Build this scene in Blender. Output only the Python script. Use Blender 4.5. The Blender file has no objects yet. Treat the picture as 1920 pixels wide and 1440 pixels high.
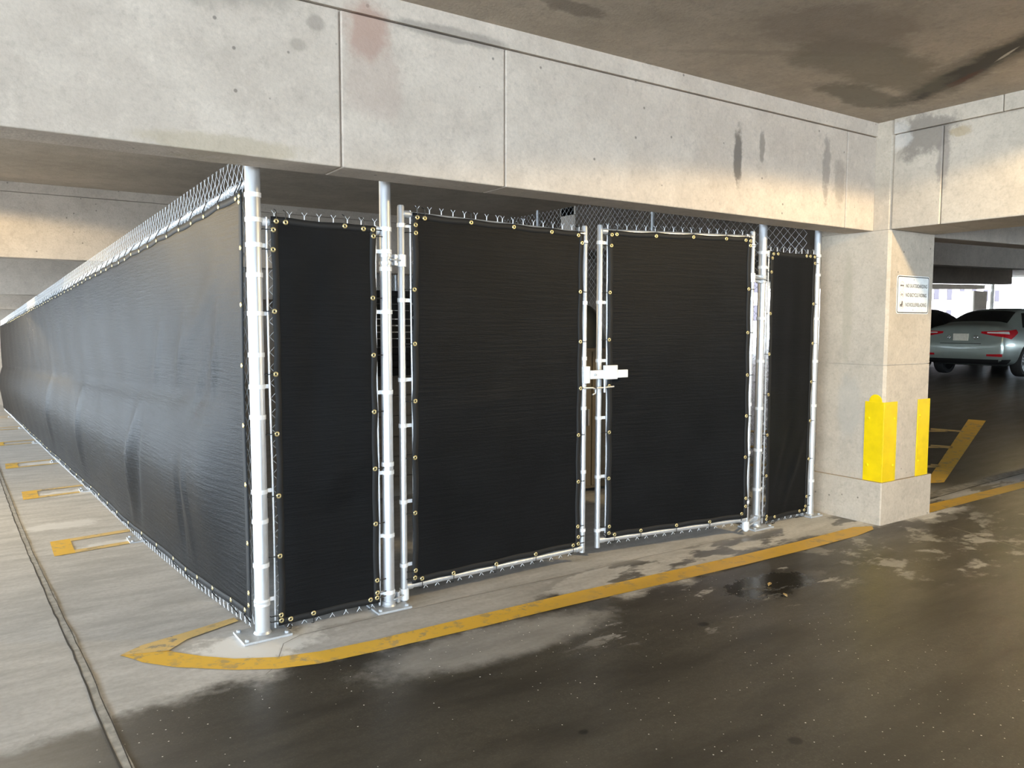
import bpy, bmesh, math, random
import numpy as np
from mathutils import Vector, Matrix
from mathutils.bvhtree import BVHTree

random.seed(7)
S = bpy.context.scene
COL = S.collection
PI = math.pi

# ------------------------------------------------------------------ camera
cam_d = bpy.data.cameras.new('camera')
cam = bpy.data.objects.new('camera', cam_d)
COL.objects.link(cam)
S.camera = cam
FPX = 1453.73
cam_d.sensor_width = 36.0
cam_d.lens = FPX / 1920 * 36.0
cam_d.clip_start = 0.05
cam_d.clip_end = 400
YAW, PITCH, ROLL = -0.5907, 0.0751, 0.0016
fw = Vector((math.sin(-YAW) * math.cos(PITCH), math.cos(-YAW) * math.cos(PITCH), -math.sin(PITCH)))
rt = Vector((math.cos(-YAW), -math.sin(-YAW), 0))
up = rt.cross(fw)
r2 = rt * math.cos(ROLL) + up * math.sin(ROLL)
u2 = -rt * math.sin(ROLL) + up * math.cos(ROLL)
CAM = Vector((-1.0721, -3.8414, 1.55))
cam.matrix_world = Matrix(((r2.x, u2.x, -fw.x, CAM.x), (r2.y, u2.y, -fw.y, CAM.y),
                           (r2.z, u2.z, -fw.z, CAM.z), (0, 0, 0, 1)))

# ------------------------------------------------------------------ sky, lamps, exposure
W = bpy.data.worlds.new('overcast_sky')
S.world = W
W.use_nodes = True
wn = W.node_tree
bgn = wn.nodes['Background']
bgn.inputs[0].default_value = (0.72, 0.86, 1.0, 1)
bgn.inputs[1].default_value = 24.0

def area(name, loc, rot, sx, sy, portal=True, energy=0, color=(1, 1, 1)):
    d = bpy.data.lights.new(name, 'AREA')
    d.shape = 'RECTANGLE'
    d.size, d.size_y = sx, sy
    d.energy = energy
    d.color = color
    if portal:
        d.cycles.is_portal = True
    o = bpy.data.objects.new(name, d)
    COL.objects.link(o)
    o.location = loc
    o.rotation_euler = rot
    return o

# sky portals in the open sides of the deck (they only guide sampling of the sky)
area('sky_portal', (-13.9, 8, 1.75), (0, -PI / 2, 0), 3.2, 64)
area('sky_portal', (-6, -19.9, 1.9), (PI / 2, 0, 0), 16, 2.6)

area('sky_portal', (-10.3, 20.95, 1.5), (-PI / 2, 0, 0), 7.2, 2.2)

def spot(name, loc, target, energy, color, size, blend=0.1, radius=0.08):
    d = bpy.data.lights.new(name, 'SPOT')
    d.energy = energy
    d.color = color
    d.spot_size = math.radians(size)
    d.spot_blend = blend
    d.shadow_soft_size = radius
    o = bpy.data.objects.new(name, d)
    COL.objects.link(o)
    o.location = loc
    o.rotation_euler = (Vector(target) - Vector(loc)).to_track_quat('-Z', 'Y').to_euler()
    return o

WARM = (1.0, 0.76, 0.40)
spot('garage_lamp', (4.0, -3.0, 2.95), (4.0, -3.0, 0), 340, WARM, 166, 0.06)
spot('garage_lamp', (-2.0, 4.5, 2.97), (-2.0, 4.5, 0), 220, WARM, 170, 0.06)
spot('garage_lamp', (12.5, 1.6, 3.15), (12.5, 1.6, 0), 90, WARM, 168, 0.1)
spot('garage_lamp', (-3.4, 10.4, 2.75), (-0.45, 11.0, 1.75), 900, WARM, 26, 0.3)  # unseen; narrow cone added to lay the warm patch on the far fence
spot('garage_lamp', (-3.6, 16.5, 2.6), (-3.6, 16.5, 0), 240, WARM, 166, 0.06)

S.view_settings.view_transform = 'Standard'
S.view_settings.look = 'None'
S.view_settings.gamma = 1
S.view_settings.use_curve_mapping = False
S.view_settings.exposure = 0.0
S.cycles.max_bounces = 8
S.cycles.diffuse_bounces = 5
S.cycles.glossy_bounces = 3
S.cycles.sample_clamp_indirect = 8

# ------------------------------------------------------------------ node helpers
class NT:
    def __init__(self, name):
        self.m = bpy.data.materials.new(name)
        self.m.use_nodes = True
        self.t = self.m.node_tree
        self.b = self.t.nodes['Principled BSDF']
        self.pos = self.t.nodes.new('ShaderNodeNewGeometry').outputs['Position']
    def link(self, a, b):
        self.t.links.new(a, b)
    def setin(self, inp, v):
        if hasattr(v, 'links') or hasattr(v, 'is_linked'):
            self.link(v, inp)
        else:
            inp.default_value = v
    def noise(self, scale, detail=4, rough=0.55, vec=None, dist=0.0):
        n = self.t.nodes.new('ShaderNodeTexNoise')
        n.inputs['Scale'].default_value = scale
        n.inputs['Detail'].default_value = detail
        n.inputs['Roughness'].default_value = rough
        n.inputs['Distortion'].default_value = dist
        self.link(vec or self.pos, n.inputs['Vector'])
        return n.outputs['Fac']
    def voro(self, scale, vec=None, dim='3D'):
        n = self.t.nodes.new('ShaderNodeTexVoronoi')
        n.voronoi_dimensions = dim
        n.inputs['Scale'].default_value = scale
        self.link(vec or self.pos, n.inputs['Vector'])
        return n.outputs['Distance'], n.outputs['Color']
    def vscale(self, s, vec=None):
        n = self.t.nodes.new('ShaderNodeVectorMath')
        n.operation = 'MULTIPLY'
        self.link(vec or self.pos, n.inputs[0])
        n.inputs[1].default_value = s
        return n.outputs[0]
    def ramp(self, v, a, b, lo=0.0, hi=1.0, smooth=True):
        n = self.t.nodes.new('ShaderNodeMapRange')
        n.interpolation_type = 'SMOOTHSTEP' if smooth else 'LINEAR'
        n.clamp = True
        self.setin(n.inputs['Value'], v)
        n.inputs['From Min'].default_value = a
        n.inputs['From Max'].default_value = b
        n.inputs['To Min'].default_value = lo
        n.inputs['To Max'].default_value = hi
        return n.outputs[0]
    def math(self, op, a, b=0.0, c=None, clamp=False):
        n = self.t.nodes.new('ShaderNodeMath')
        n.operation = op
        n.use_clamp = clamp
        self.setin(n.inputs[0], a)
        self.setin(n.inputs[1], b)
        if c is not None:
            self.setin(n.inputs[2], c)
        return n.outputs[0]
    def xyz(self, vec=None):
        n = self.t.nodes.new('ShaderNodeSeparateXYZ')
        self.link(vec or self.pos, n.inputs[0])
        return n.outputs[0], n.outputs[1], n.outputs[2]
    def mix(self, f, a, b, mode='MIX'):
        n = self.t.nodes.new('ShaderNodeMix')
        n.data_type = 'RGBA'
        n.blend_type = mode
        self.setin(n.inputs[0], f)
        for i, v in ((6, a), (7, b)):
            if isinstance(v, tuple):
                v = v if len(v) == 4 else (*v, 1)
            self.setin(n.inputs[i], v)
        return n.outputs[2]
    def bump(self, h, strength=0.3, dist=0.01):
        n = self.t.nodes.new('ShaderNodeBump')
        n.inputs['Strength'].default_value = strength
        n.inputs['Distance'].default_value = dist
        self.link(h, n.inputs['Height'])
        self.link(n.outputs[0], self.b.inputs['Normal'])
    def ell(self, c, r, n=None, rag=0.5):
        """1 inside an ellipsoid round c, ragged by noise n, 0 outside."""
        s = self.t.nodes.new('ShaderNodeVectorMath'); s.operation = 'SUBTRACT'
        self.link(self.pos, s.inputs[0]); s.inputs[1].default_value = c
        d = self.t.nodes.new('ShaderNodeVectorMath'); d.operation = 'DIVIDE'
        self.link(s.outputs[0], d.inputs[0]); d.inputs[1].default_value = r
        l = self.t.nodes.new('ShaderNodeVectorMath'); l.operation = 'LENGTH'
        self.link(d.outputs[0], l.inputs[0])
        v = l.outputs['Value']
        if n is not None:
            v = self.math('ADD', v, self.math('MULTIPLY', self.math('SUBTRACT', n, 0.5), rag * 4))
        return self.ramp(v, 1.1, 0.6)
    def line(self, a, b, w, n=None, rag=0.3):
        """1 along the segment a-b (in plan), w wide, ragged by n"""
        a, b = Vector((*a, 0)), Vector((*b, 0))
        m = (a + b) / 2
        d = (b - a) / 2
        L = d.length
        d = d / L
        p = Vector((-d.y, d.x, 0))
        s = self.t.nodes.new('ShaderNodeVectorMath'); s.operation = 'SUBTRACT'
        self.link(self.pos, s.inputs[0]); s.inputs[1].default_value = m
        vals = []
        for ax, k in ((d, L), (p, w)):
            q = self.t.nodes.new('ShaderNodeVectorMath'); q.operation = 'DOT_PRODUCT'
            self.link(s.outputs[0], q.inputs[0]); q.inputs[1].default_value = tuple(ax / k)
            vals.append(self.math('POWER', self.math('ABSOLUTE', q.outputs['Value']), 2))
        v = self.math('SQRT', self.math('ADD', vals[0], vals[1]))
        if n is not None:
            v = self.math('ADD', v, self.math('MULTIPLY', self.math('SUBTRACT', n, 0.5), rag * 4))
        return self.ramp(v, 1.1, 0.5)
    def out(self, color, rough=0.8, metal=0.0, spec=None):
        if isinstance(color, tuple):
            color = (*color, 1) if len(color) == 3 else color
        self.setin(self.b.inputs['Base Color'], color)
        self.setin(self.b.inputs['Roughness'], rough)
        self.b.inputs['Metallic'].default_value = metal
        if spec is not None:
            self.setin(self.b.inputs['Specular IOR Level'], spec)
        return self.m

def concrete(name, c1, c2, stains=(), pores=True, rough=0.85):
    n = NT(name)
    big = n.noise(1.3, 5, 0.6)
    med = n.noise(7, 5, 0.65)
    fine = n.noise(60, 3, 0.6)
    col = n.mix(n.ramp(big, 0.3, 0.7), c1, c2)
    col = n.mix(n.ramp(med, 0.42, 0.7, 0, 0.28), col, tuple(x * 0.72 for x in c2))
    col = n.mix(n.ramp(n.noise(12, 7, 0.72), 0.5, 0.68, 0, 0.32), col, tuple(min(1, x * 1.15) for x in c1))
    col = n.mix(n.ramp(n.noise(28, 5, .7), .5, .72, 0, .30), col, tuple(x * 0.62 for x in c2))
    col = n.mix(n.ramp(fine, 0.3, 0.8, 0, 0.22), col, tuple(x * 0.55 for x in c2))
    h = fine
    if pores:
        d, pc = n.voro(13)
        sel = n.math('GREATER_THAN', n.xyz(pc)[0], 0.80)
        pr = n.math('MULTIPLY', n.ramp(d, 0.13, 0.07), sel)
        col = n.mix(n.math('MULTIPLY', pr, 0.7), col, tuple(x * 0.25 for x in c2))
        h = n.math('SUBTRACT', fine, pr)
    for (c, r, sc, k, rag, nsc) in stains:
        if len(c) == 2:
            e = n.line(c[0], c[1], r, n.noise(nsc, 7, 0.72), rag)
        else:
            e = n.ell(c, r, n.noise(nsc, 6, 0.7), rag)
        col = n.mix(n.math('MULTIPLY', e, k), col, sc)
    n.bump(h, 0.25, 0.006)
    return n.out(col, rough)

# ------------------------------------------------------------------ mesh helpers
ORG = {}

class MB:
    """collects shapes given in world metres; build() links them as ONE mesh object"""
    def __init__(self):
        self.v, self.f = [], []
    def quadbox(self, p):
        o = len(self.v)
        self.v += [tuple(q) for q in p]
        self.f += [tuple(o + i for i in f) for f in ((0, 3, 2, 1), (4, 5, 6, 7), (0, 1, 5, 4), (1, 2, 6, 5), (2, 3, 7, 6), (3, 0, 4, 7))]
        return self
    def box(self, a, b):
        (x0, y0, z0), (x1, y1, z1) = a, b
        return self.quadbox([(x0, y0, z0), (x1, y0, z0), (x1, y1, z0), (x0, y1, z0), (x0, y0, z1), (x1, y0, z1), (x1, y1, z1), (x0, y1, z1)])
    def obox(self, c, ax, ay, az, hx, hy, hz):
        c, ax, ay, az = Vector(c), Vector(ax), Vector(ay), Vector(az)
        P = []
        for sz in (-1, 1):
            for sx, sy in ((-1, -1), (1, -1), (1, 1), (-1, 1)):
                P.append(c + ax * hx * sx + ay * hy * sy + az * hz * sz)
        return self.quadbox(P)
    def prism(self, poly, z0, z1):
        o, n = len(self.v), len(poly)
        self.v += [(x, y, z0) for x, y in poly] + [(x, y, z1) for x, y in poly]
        self.f += [tuple(o + i for i in reversed(range(n))), tuple(o + n + i for i in range(n))]
        self.f += [(o + i, o + (i + 1) % n, o + n + (i + 1) % n, o + n + i) for i in range(n)]
        return self
    def tube(self, pts, r, n=12, cap=True):
        pts = [Vector(p) for p in pts]
        o = len(self.v)
        K = len(pts)
        rr = r if isinstance(r, (list, tuple)) else [r] * K
        ref = None
        for i, p in enumerate(pts):
            t = (pts[min(i + 1, K - 1)] - pts[max(i - 1, 0)]).normalized()
            if ref is None:
                ref = Vector((0, 0, 1)) if abs(t.z) < 0.9 else Vector((1, 0, 0))
            a = t.cross(ref).normalized()
            b = t.cross(a).normalized()
            ref = a.cross(t)
            for k in range(n):
                w = 2 * PI * k / n
                self.v.append(tuple(p + (a * math.cos(w) + b * math.sin(w)) * rr[i]))
        for i in range(K - 1):
            for k in range(n):
                q = (k + 1) % n
                self.f.append((o + i * n + k, o + i * n + q, o + (i + 1) * n + q, o + (i + 1) * n + k))
        if cap:
            self.f.append(tuple(o + k for k in reversed(range(n))))
            self.f.append(tuple(o + (K - 1) * n + k for k in range(n)))
        return self
    def wire(self, pts, a, b, r):
        """cheap four-sided wire with a fixed frame"""
        o = len(self.v)
        for p in pts:
            for q in (a, b, (-a[0], -a[1], -a[2]), (-b[0], -b[1], -b[2])):
                self.v.append((p[0] + q[0] * r, p[1] + q[1] * r, p[2] + q[2] * r))
        for i in range(len(pts) - 1):
            for k in range(4):
                m = (k + 1) % 4
                self.f.append((o + 4 * i + k, o + 4 * i + m, o + 4 * i + 4 + m, o + 4 * i + 4 + k))
        return self
    def lathe(self, prof, c, axis=(0, 0, 1), n=24):
        ax = Vector(axis).normalized()
        a = ax.orthogonal().normalized()
        b = ax.cross(a)
        c = Vector(c)
        o, m = len(self.v), len(prof)
        for k in range(n):
            w = 2 * PI * k / n
            d = a * math.cos(w) + b * math.sin(w)
            for r, h in prof:
                self.v.append(tuple(c + d * r + ax * h))
        for k in range(n):
            q = (k + 1) % n
            for i in range(m - 1):
                self.f.append((o + k * m + i, o + q * m + i, o + q * m + i + 1, o + k * m + i + 1))
        return self
    def grid(self, P):
        """P[i][j] points"""
        o = len(self.v)
        R, Cn = len(P), len(P[0])
        for row in P:
            self.v += [tuple(p) for p in row]
        for i in range(R - 1):
            for j in range(Cn - 1):
                self.f.append((o + i * Cn + j, o + i * Cn + j + 1, o + (i + 1) * Cn + j + 1, o + (i + 1) * Cn + j))
        return self
    def build(self, name, mat, parent=None, smooth=False, base=None, bevel=0, solid=0, fix=True):
        org = Vector(ORG[parent.name]) if parent else Vector(base or (0, 0, 0))
        me = bpy.data.meshes.new(name)
        me.from_pydata([(x - org.x, y - org.y, z - org.z) for x, y, z in self.v], [], self.f)
        if fix:
            bm = bmesh.new()
            bm.from_mesh(me)
            bmesh.ops.recalc_face_normals(bm, faces=bm.faces)
            bm.to_mesh(me)
            bm.free()
        if smooth:
            me.polygons.foreach_set('use_smooth', [True] * len(me.polygons))
            if smooth != 'all':
                me.set_sharp_from_angle(angle=math.radians(40))
        me.materials.append(mat)
        o = bpy.data.objects.new(name, me)
        COL.objects.link(o)
        if parent:
            o.parent = parent
            ORG[o.name] = tuple(org)
        else:
            o.location = org
            ORG[o.name] = tuple(org)
        if bevel:
            md = o.modifiers.new('bevel', 'BEVEL')
            md.width = bevel
            md.segments = 2
            md.limit_method = 'ANGLE'
        if solid:
            md = o.modifiers.new('solid', 'SOLIDIFY')
            md.thickness = solid
            md.offset = 0
        return o

def root(name, loc):
    o = bpy.data.objects.new(name, None)
    COL.objects.link(o)
    o.location = loc
    o.empty_display_size = 0.1
    ORG[o.name] = tuple(loc)
    return o

def tag(o, label=None, cat=None, group=None, kind=None):
    if label: o['label'] = label
    if cat: o['category'] = cat
    if group: o['group'] = group
    if kind: o['kind'] = kind
    return o

def inst(src_mesh, name, parent, loc, rot=None):
    o = bpy.data.objects.new(name, src_mesh)
    COL.objects.link(o)
    o.parent = parent
    o.location = Vector(loc) - Vector(ORG[parent.name])
    if rot is not None:
        o.rotation_euler = rot
    return o

def smooth01(t):
    t = min(1, max(0, t))
    return t * t * (3 - 2 * t)

YS = [-60, 0.05, 1.18, 2.93, 5.62, 8.35, 10.97, 13.77, 16.93, 19, 45]
ZS = [0, 0, -.09, -.178, -.24, -.32, -.38, -.44, -.505, -.56, -1.2]
def gz(x, y):
    return float(np.interp(y, YS, ZS)) * smooth01((4.2 - x) / 3.5) + 0.04 * max(0, x - 5.3)
def cz(x, y):
    return 3.1 - 0.027 * max(0, y - 6.3) * smooth01((5 - x) / 2) + 0.035 * max(0, x - 5.3)

# ------------------------------------------------------------------ materials
beam_stains = [
    ((0.46, -.35, 2.93), (.13, .4, .16), (.40, .25, .19), .75, .35, 5),
    ((0.50, -.35, 2.72), (.16, .4, .22), (.42, .31, .25), .35, .5, 5),
    ((3.06, -.35, 2.66), (.045, .4, .22), (.16, .135, .11), .9, .38, 12),
    ((3.30, -.35, 2.76), (.03, .4, .12), (.20, .17, .14), .7, .4, 12),
    ((4.02, -.35, 2.70), (.05, .4, .25), (.22, .19, .16), .6, .45, 11),
    ((4.18, -.35, 2.60), (.08, .4, .2), (.26, .22, .18), .5, .5, 9),
    ((0.20, -.35, 2.91), (.05, .4, .04), (.25, .21, .17), .55, .12, 12),
    ((0.12, -.35, 2.80), (.05, .4, .03), (.27, .23, .18), .45, .15, 12),
    ((-0.35, -.35, 3.0), (.6, .4, .12), (.30, .26, .21), .6, .5, 3),
    ((0.9, -.35, 3.0), (.4, .4, .04), (.22, .19, .16), .6, .3, 6),
    ((-0.2, -.35, 2.32), (.35, .4, .05), (.38, .31, .2), .5, .4, 8),
]
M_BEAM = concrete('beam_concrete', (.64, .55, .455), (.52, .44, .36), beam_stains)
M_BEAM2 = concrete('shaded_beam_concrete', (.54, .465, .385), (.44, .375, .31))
M_COLUMN = concrete('column_concrete', (.60, .505, .395), (.48, .405, .315), [
    ((4.63, -.15, 1.7), (.1, .05, .5), (.42, .36, .26), .5, .2, 4),
    ((4.63, -.2, .9), (.1, .12, .35), (.44, .40, .34), .5, .4, 4)])
M_YBEAM = concrete('cross_beam_concrete', (.57, .485, .385), (.465, .395, .31), [
    ((4.64, -.72, 2.95), (.1, .26, .17), (.20, .17, .14), .75, .55, 6),
    ((4.64, -.86, 2.75), (.1, .05, .25), (.24, .20, .17), .65, .4, 9),
    ((4.64, -.98, 2.92), (.1, .08, .04), (.38, .28, .15), .6, .5, 16),
    ((4.64, -.50, 2.98), (.1, .12, .12), (.62, .58, .53), .5, .5, 9)])
M_CEIL = concrete('ceiling_concrete', (.50, .42, .33), (.39, .325, .25), [
    (((4.42, -.55), (3.45, -2.15)), .22, (.15, .13, .10), .7, .45, 3),
    (((4.35, -.66), (3.5, -2.05)), .12, (.050, .044, .033), .95, .4, 4),
    (((4.2, -1.05), (3.98, -1.42)), .045, (.11, .045, .025), .8, .4, 7),
    (((3.9, -1.52), (3.72, -1.74)), .012, (.55, .5, .42), .8, .3, 12),
    (((2.1, -.55), (3.3, -1.25)), .05, (.30, .25, .19), .5, .5, 4),
    ((3.3, -1.1, 3.1), (.9, .3, .2), (.17, .15, .11), .6, .5, 2.5),
    ((3.9, -.7, 3.1), (.5, .16, .2), (.15, .135, .10), .7, .5, 3),
    ((1.35, -.75, 3.1), (.2, .07, .2), (.16, .13, .1), .6, .5, 6),
    ((2.7, -1.3, 3.1), (.5, .35, .2), (.24, .19, .15), .5, .6, 2)], pores=False)

def floor_mat():
    n = NT('garage_floor_concrete')
    x, y, z = n.xyz()
    st = n.vscale((0.6, 2.2, 1))
    big = n.noise(0.9, 6, 0.62)
    med = n.noise(3.2, 6, 0.65, st)
    fine = n.noise(38, 4, 0.6)
    drag = n.noise(5, 5, 0.6, n.vscale((0.35, 2.6, 1)))
    dry = n.mix(n.ramp(med, 0.32, 0.7), (.64, .62, .595), (.47, .457, .435))
    dry = n.mix(n.ramp(drag, 0.55, 0.75, 0, 0.5), dry, (.72, .71, .69))
    dry = n.mix(n.ramp(fine, 0.3, 0.8, 0, .3), dry, (.28, .26, .23))
    dry = n.mix(n.math('MULTIPLY', n.ell((-.62, 3.9, -.2), (.35, .16, .3), n.noise(6, 5, .7), .4), .6), dry, (.85, .84, .83))
    # white grinding dust at the post bases
    nd = n.noise(9, 6, 0.7)
    for c, r, k in (((-.05, -.1, 0), (.36, .22, .3), .95), ((-.25, 2.95, -.18), (.35, .12, .3), .7), ((-.3, 5.6, -.24), (.55, .2, .3), .85), ((-.42, 8.4, -.32), (.55, .25, .3), .8), ((.35, -.03, 0), (.32, .05, .2), .4)):
        dry = n.mix(n.math('MULTIPLY', n.ell(c, r, nd, .5), k), dry, (.86, .85, .83))
    wet = n.mix(n.ramp(big, 0.3, 0.72), (.078, .070, .056), (.050, .0445, .035))
    wet = n.mix(n.ramp(fine, 0.35, 0.8, 0, .5), wet, (.11, .10, .082))
    wet = n.mix(n.ramp(n.noise(110, 2, .6), .5, .75, 0, .5), wet, (.15, .137, .112))
    wet = n.mix(n.ramp(n.noise(1.7, 6, .65, st), .38, .66, 0, .7), wet, (.036, .031, .025))
    # wet area: in front of the painted line, ragged edge; damp patches behind it
    edge = n.math('ADD', n.math('MULTIPLY', y, -1), n.math('MULTIPLY', n.math('SUBTRACT', big, .5), .9))
    edge = n.math('ADD', edge, n.math('MULTIPLY', n.math('SUBTRACT', n.noise(4.5, 6, .7), .5), .35))
    a = n.ramp(edge, .43, .60)
    lx = n.ramp(x, -1.7, -.25, .34, 1.0)
    a = n.math('MULTIPLY', a, lx)
    patch = n.math('MULTIPLY', n.ramp(n.noise(2.6, 5, .6, n.vscale((.7, 1.6, 1))), .5, .56), n.ramp(x, 1.2, 2.2))
    patch = n.math('MULTIPLY', patch, n.ramp(y, -.02, -.2))
    a = n.math('MAXIMUM', a, n.math('MULTIPLY', patch, .85))
    # darker asphalt-like deck beyond the column, its lack of light also painted in
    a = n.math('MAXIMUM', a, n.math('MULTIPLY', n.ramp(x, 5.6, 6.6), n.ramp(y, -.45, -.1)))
    # dry islands in the wet by the column
    isl = n.math('MULTIPLY', n.ramp(n.noise(3.1, 7, .68, n.vscale((1, 1.3, 1))), .52, .60), n.math('MULTIPLY', n.ell((4.6, -1.0, 0), (1.5, .75, 1)), .5))
    a = n.math('MULTIPLY', a, n.math('SUBTRACT', 1, isl))
    isl2 = n.math('MULTIPLY', n.ramp(n.noise(4.0, 6, .68, n.vscale((.6, 1.6, 1))), .58, .63), n.math('MULTIPLY', n.ell((2.4, -.95, 0), (1.3, .35, 1)), .55))
    a = n.math('MULTIPLY', a, n.math('SUBTRACT', 1, isl2))
    grey = n.math('MULTIPLY', n.ell((.95, -.72, 0), (.75, .22, 1), nd, .2), .5)
    a = n.math('MULTIPLY', a, n.math('SUBTRACT', 1, grey))
    col = n.mix(a, dry, wet)
    # oil stain and two tar spots
    oil = n.ell((2.75, -.92, 0), (.42, .20, 1), nd, .35)
    col = n.mix(n.math('MULTIPLY', oil, .85), col, (.018, .016, .013))
    for c, r in (((1.95, -1.13, 0), (.04, .03, 1)), ((1.37, -2.11, 0), (.035, .03, 1)), ((.75, -1.62, 0), (.025, .02, 1))):
        col = n.mix(n.math('MULTIPLY', n.ell(c, r), .85), col, (.02, .018, .015))
    # white salt grains
    d, pc = n.voro(21, dim='2D')
    px, py, pz = n.xyz(pc)
    sel = n.math('GREATER_THAN', px, n.ramp(n.noise(1.1, 3), .35, .7, .93, .66))
    sz = n.math('MULTIPLY_ADD', py, .055, .014)
    g = n.math('MULTIPLY', n.math('LESS_THAN', d, sz), sel)
    g = n.math('MULTIPLY', g, n.math('MULTIPLY', n.ramp(y, -.3, -.7), n.ramp(x, 3.2, 2.2)))
    col = n.mix(g, col, (.92, .90, .85))
    rough = n.math('SUBTRACT', n.ramp(a, 0, 1, .82, .42), n.math('MULTIPLY', oil, .22))
    rough = n.math('ADD', rough, n.math('MULTIPLY', n.math('SUBTRACT', med, .5), .25))
    n.bump(n.math('MULTIPLY_ADD', fine, .5, n.math('MULTIPLY', g, 2)), .25, .004)
    return n.out(col, rough, 0, .45)
M_FLOOR = floor_mat()

def paint_mat(name, c, wear):
    n = NT(name)
    w = n.ramp(n.noise(11, 7, .72), .50, .62)
    w2 = n.ramp(n.noise(2.2, 4, .6), .38, .62)
    f = n.math('MULTIPLY', n.math('MULTIPLY_ADD', w2, .75, .25), n.math('MULTIPLY', w, wear))
    col = n.mix(f, c, (.30, .27, .22))
    x, y, z = n.xyz()
    col = n.mix(n.math('MULTIPLY', n.math('MULTIPLY', n.ramp(y, -.3, -.5), n.ramp(x, .6, 2.0)), .5), col, tuple(q * .45 for q in c))
    return n.out(col, n.ramp(y, -.35, -.5, .75, .5), 0, .4)
M_PAINT = paint_mat('yellow_line_paint', (.86, .53, .07), .75)
M_PAINT2 = paint_mat('faded_yellow_line_paint', (.78, .56, .22), 1.0)

def steel(name, c=(.64, .655, .675), rough=.36, metal=.72):
    n = NT(name)
    a = n.noise(30, 4, .6, n.vscale((1, 1, .25)))
    b = n.noise(6, 3, .6)
    col = n.mix(n.ramp(a, .35, .7, 0, .35), c, tuple(q * .72 for q in c))
    col = n.mix(n.ramp(b, .45, .75, 0, .3), col, tuple(q * .82 for q in c))
    return n.out(col, n.ramp(a, .3, .7, rough, rough + .14), metal)
M_STEEL = steel('galvanised_steel')
M_BAND = steel('bright_band_steel', (.86, .87, .88), .4, .25)
M_WIRE = steel('chain_link_wire', (.80, .81, .82), .45, .25)
M_PLATE = steel('base_plate_steel', (.55, .57, .59), .5, .5)

def fabric(name):
    n = NT(name)
    wv = n.noise(1, 3, .6, n.vscale((26, 26, 420)))
    wv2 = n.noise(1, 3, .6, n.vscale((3, 3, 60)))
    h = n.math('MULTIPLY_ADD', wv2, 2.0, wv)
    big = n.noise(2.5, 4, .6)
    col = n.mix(n.ramp(big, .3, .7), (.0048, .0050, .0053), (.0070, .0073, .0077))
    col = n.mix(n.ramp(wv2, .5, .8, 0, .35), col, (.012, .0125, .0135))
    n.bump(h, .35, .004)
    n.b.inputs['Sheen Weight'].default_value = .0
    n.b.inputs['Sheen Roughness'].default_value = .4
    return n.out(col, .44, 0, .11)
M_FABRIC = fabric('black_knitted_screen_fabric')

def plain(name, c, rough=.5, metal=0., spec=None, vary=.15, scale=20):
    n = NT(name)
    col = n.mix(n.ramp(n.noise(scale, 4), .3, .7), c, tuple(q * (1 - vary) for q in c))
    return n.out(col, rough, metal, spec)
M_HEM = plain('black_hem_webbing', (.004, .004, .004), .7)
M_BRASS = plain('brass_grommet', (.80, .66, .34), .32, .75, vary=.3, scale=60)
M_TIE = plain('black_zip_tie', (.008, .008, .008), .5)
M_YELLOW = plain('yellow_guard_paint', (.88, .62, .0), .38, 0, .4, .12, 9)
M_WHITE = plain('white_sign_face', (.86, .85, .80), .4)
M_INK = plain('sign_black_ink', (.045, .035, .02), .6)
M_RED = plain('faded_red_ink', (.80, .56, .44), .6)
M_DARKJOINT = plain('joint_dirt', (.07, .062, .05), .9)
M_DARKJOINT2 = plain('faint_joint_dirt', (.30, .27, .23), .9)
M_SEAL = plain('joint_sealant', (.50, .48, .44), .75, vary=.4)
M_LIGHTJOINT = plain('pale_joint_filler', (.34, .32, .28), .8, vary=.4)
M_LATCH = plain('white_latch_casting', (.88, .88, .86), .35, .1)

# ------------------------------------------------------------------ floor and ceiling
def sheet(zf, xs, ys):
    return MB().grid([[(x, y, zf(x, y)) for x in xs] for y in ys])
xs = [-16, -10, -6, -4, -3, -2, -1, -.5, 0, .5, .7, 1, 1.5, 2, 2.5, 3, 3.5, 4, 4.2, 5.3, 7, 10, 15, 22, 30, 40, 52, 66]
ys = [-20, -12, -6, -3, -1, 0.05, .4, .8, 1.18, 1.7, 2.3, 2.93, 4, 5.62, 7, 8.35, 10.97, 13.77, 16.93, 19, 25, 32, 40]
floor = tag(sheet(gz, xs, ys).build('floor', M_FLOOR, smooth='all'), 'grey concrete garage deck, wet in front of the fence', kind='structure')
xs2 = [-14, -6, 0, 3, 4, 5.3, 9, 15, 25, 40, 52, 64]
ys2 = [-20, -8, -2, 0, 3, 6.3, 10, 13, 20, 22]
cm = MB().grid([[(x, y, cz(x, y)) for x in xs2] for y in ys2]).grid([[(x, y, cz(x, y) + .3) for x in xs2] for y in ys2])
ceiling = tag(cm.build('ceiling', M_CEIL, fix=False), 'stained concrete ceiling slab', kind='structure')

def marking(poly, mat, name='line_marking', lift=.003):
    """flat paint polygon following the deck"""
    n = len(poly)
    bm = bmesh.new()
    vs = [bm.verts.new((x, y, 0)) for x, y in poly]
    f = bm.faces.new(vs)
    bmesh.ops.triangulate(bm, faces=[f])
    for it in range(3):
        bmesh.ops.subdivide_edges(bm, edges=[e for e in bm.edges if e.calc_length() > .13 + .25 * max(0, e.verts[0].co.x - 1)], cuts=2, use_grid_fill=True)
        bmesh.ops.triangulate(bm, faces=bm.faces)
    m = MB()
    bm.verts.ensure_lookup_table()
    m.v = [(v.co.x, v.co.y, gz(v.co.x, v.co.y) + lift) for v in bm.verts]
    m.f = [tuple(v.index for v in f.verts) for f in bm.faces]
    bm.free()
    o = m.build(name, mat, floor)
    for p in o.data.polygons:
        pass
    return o

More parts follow.
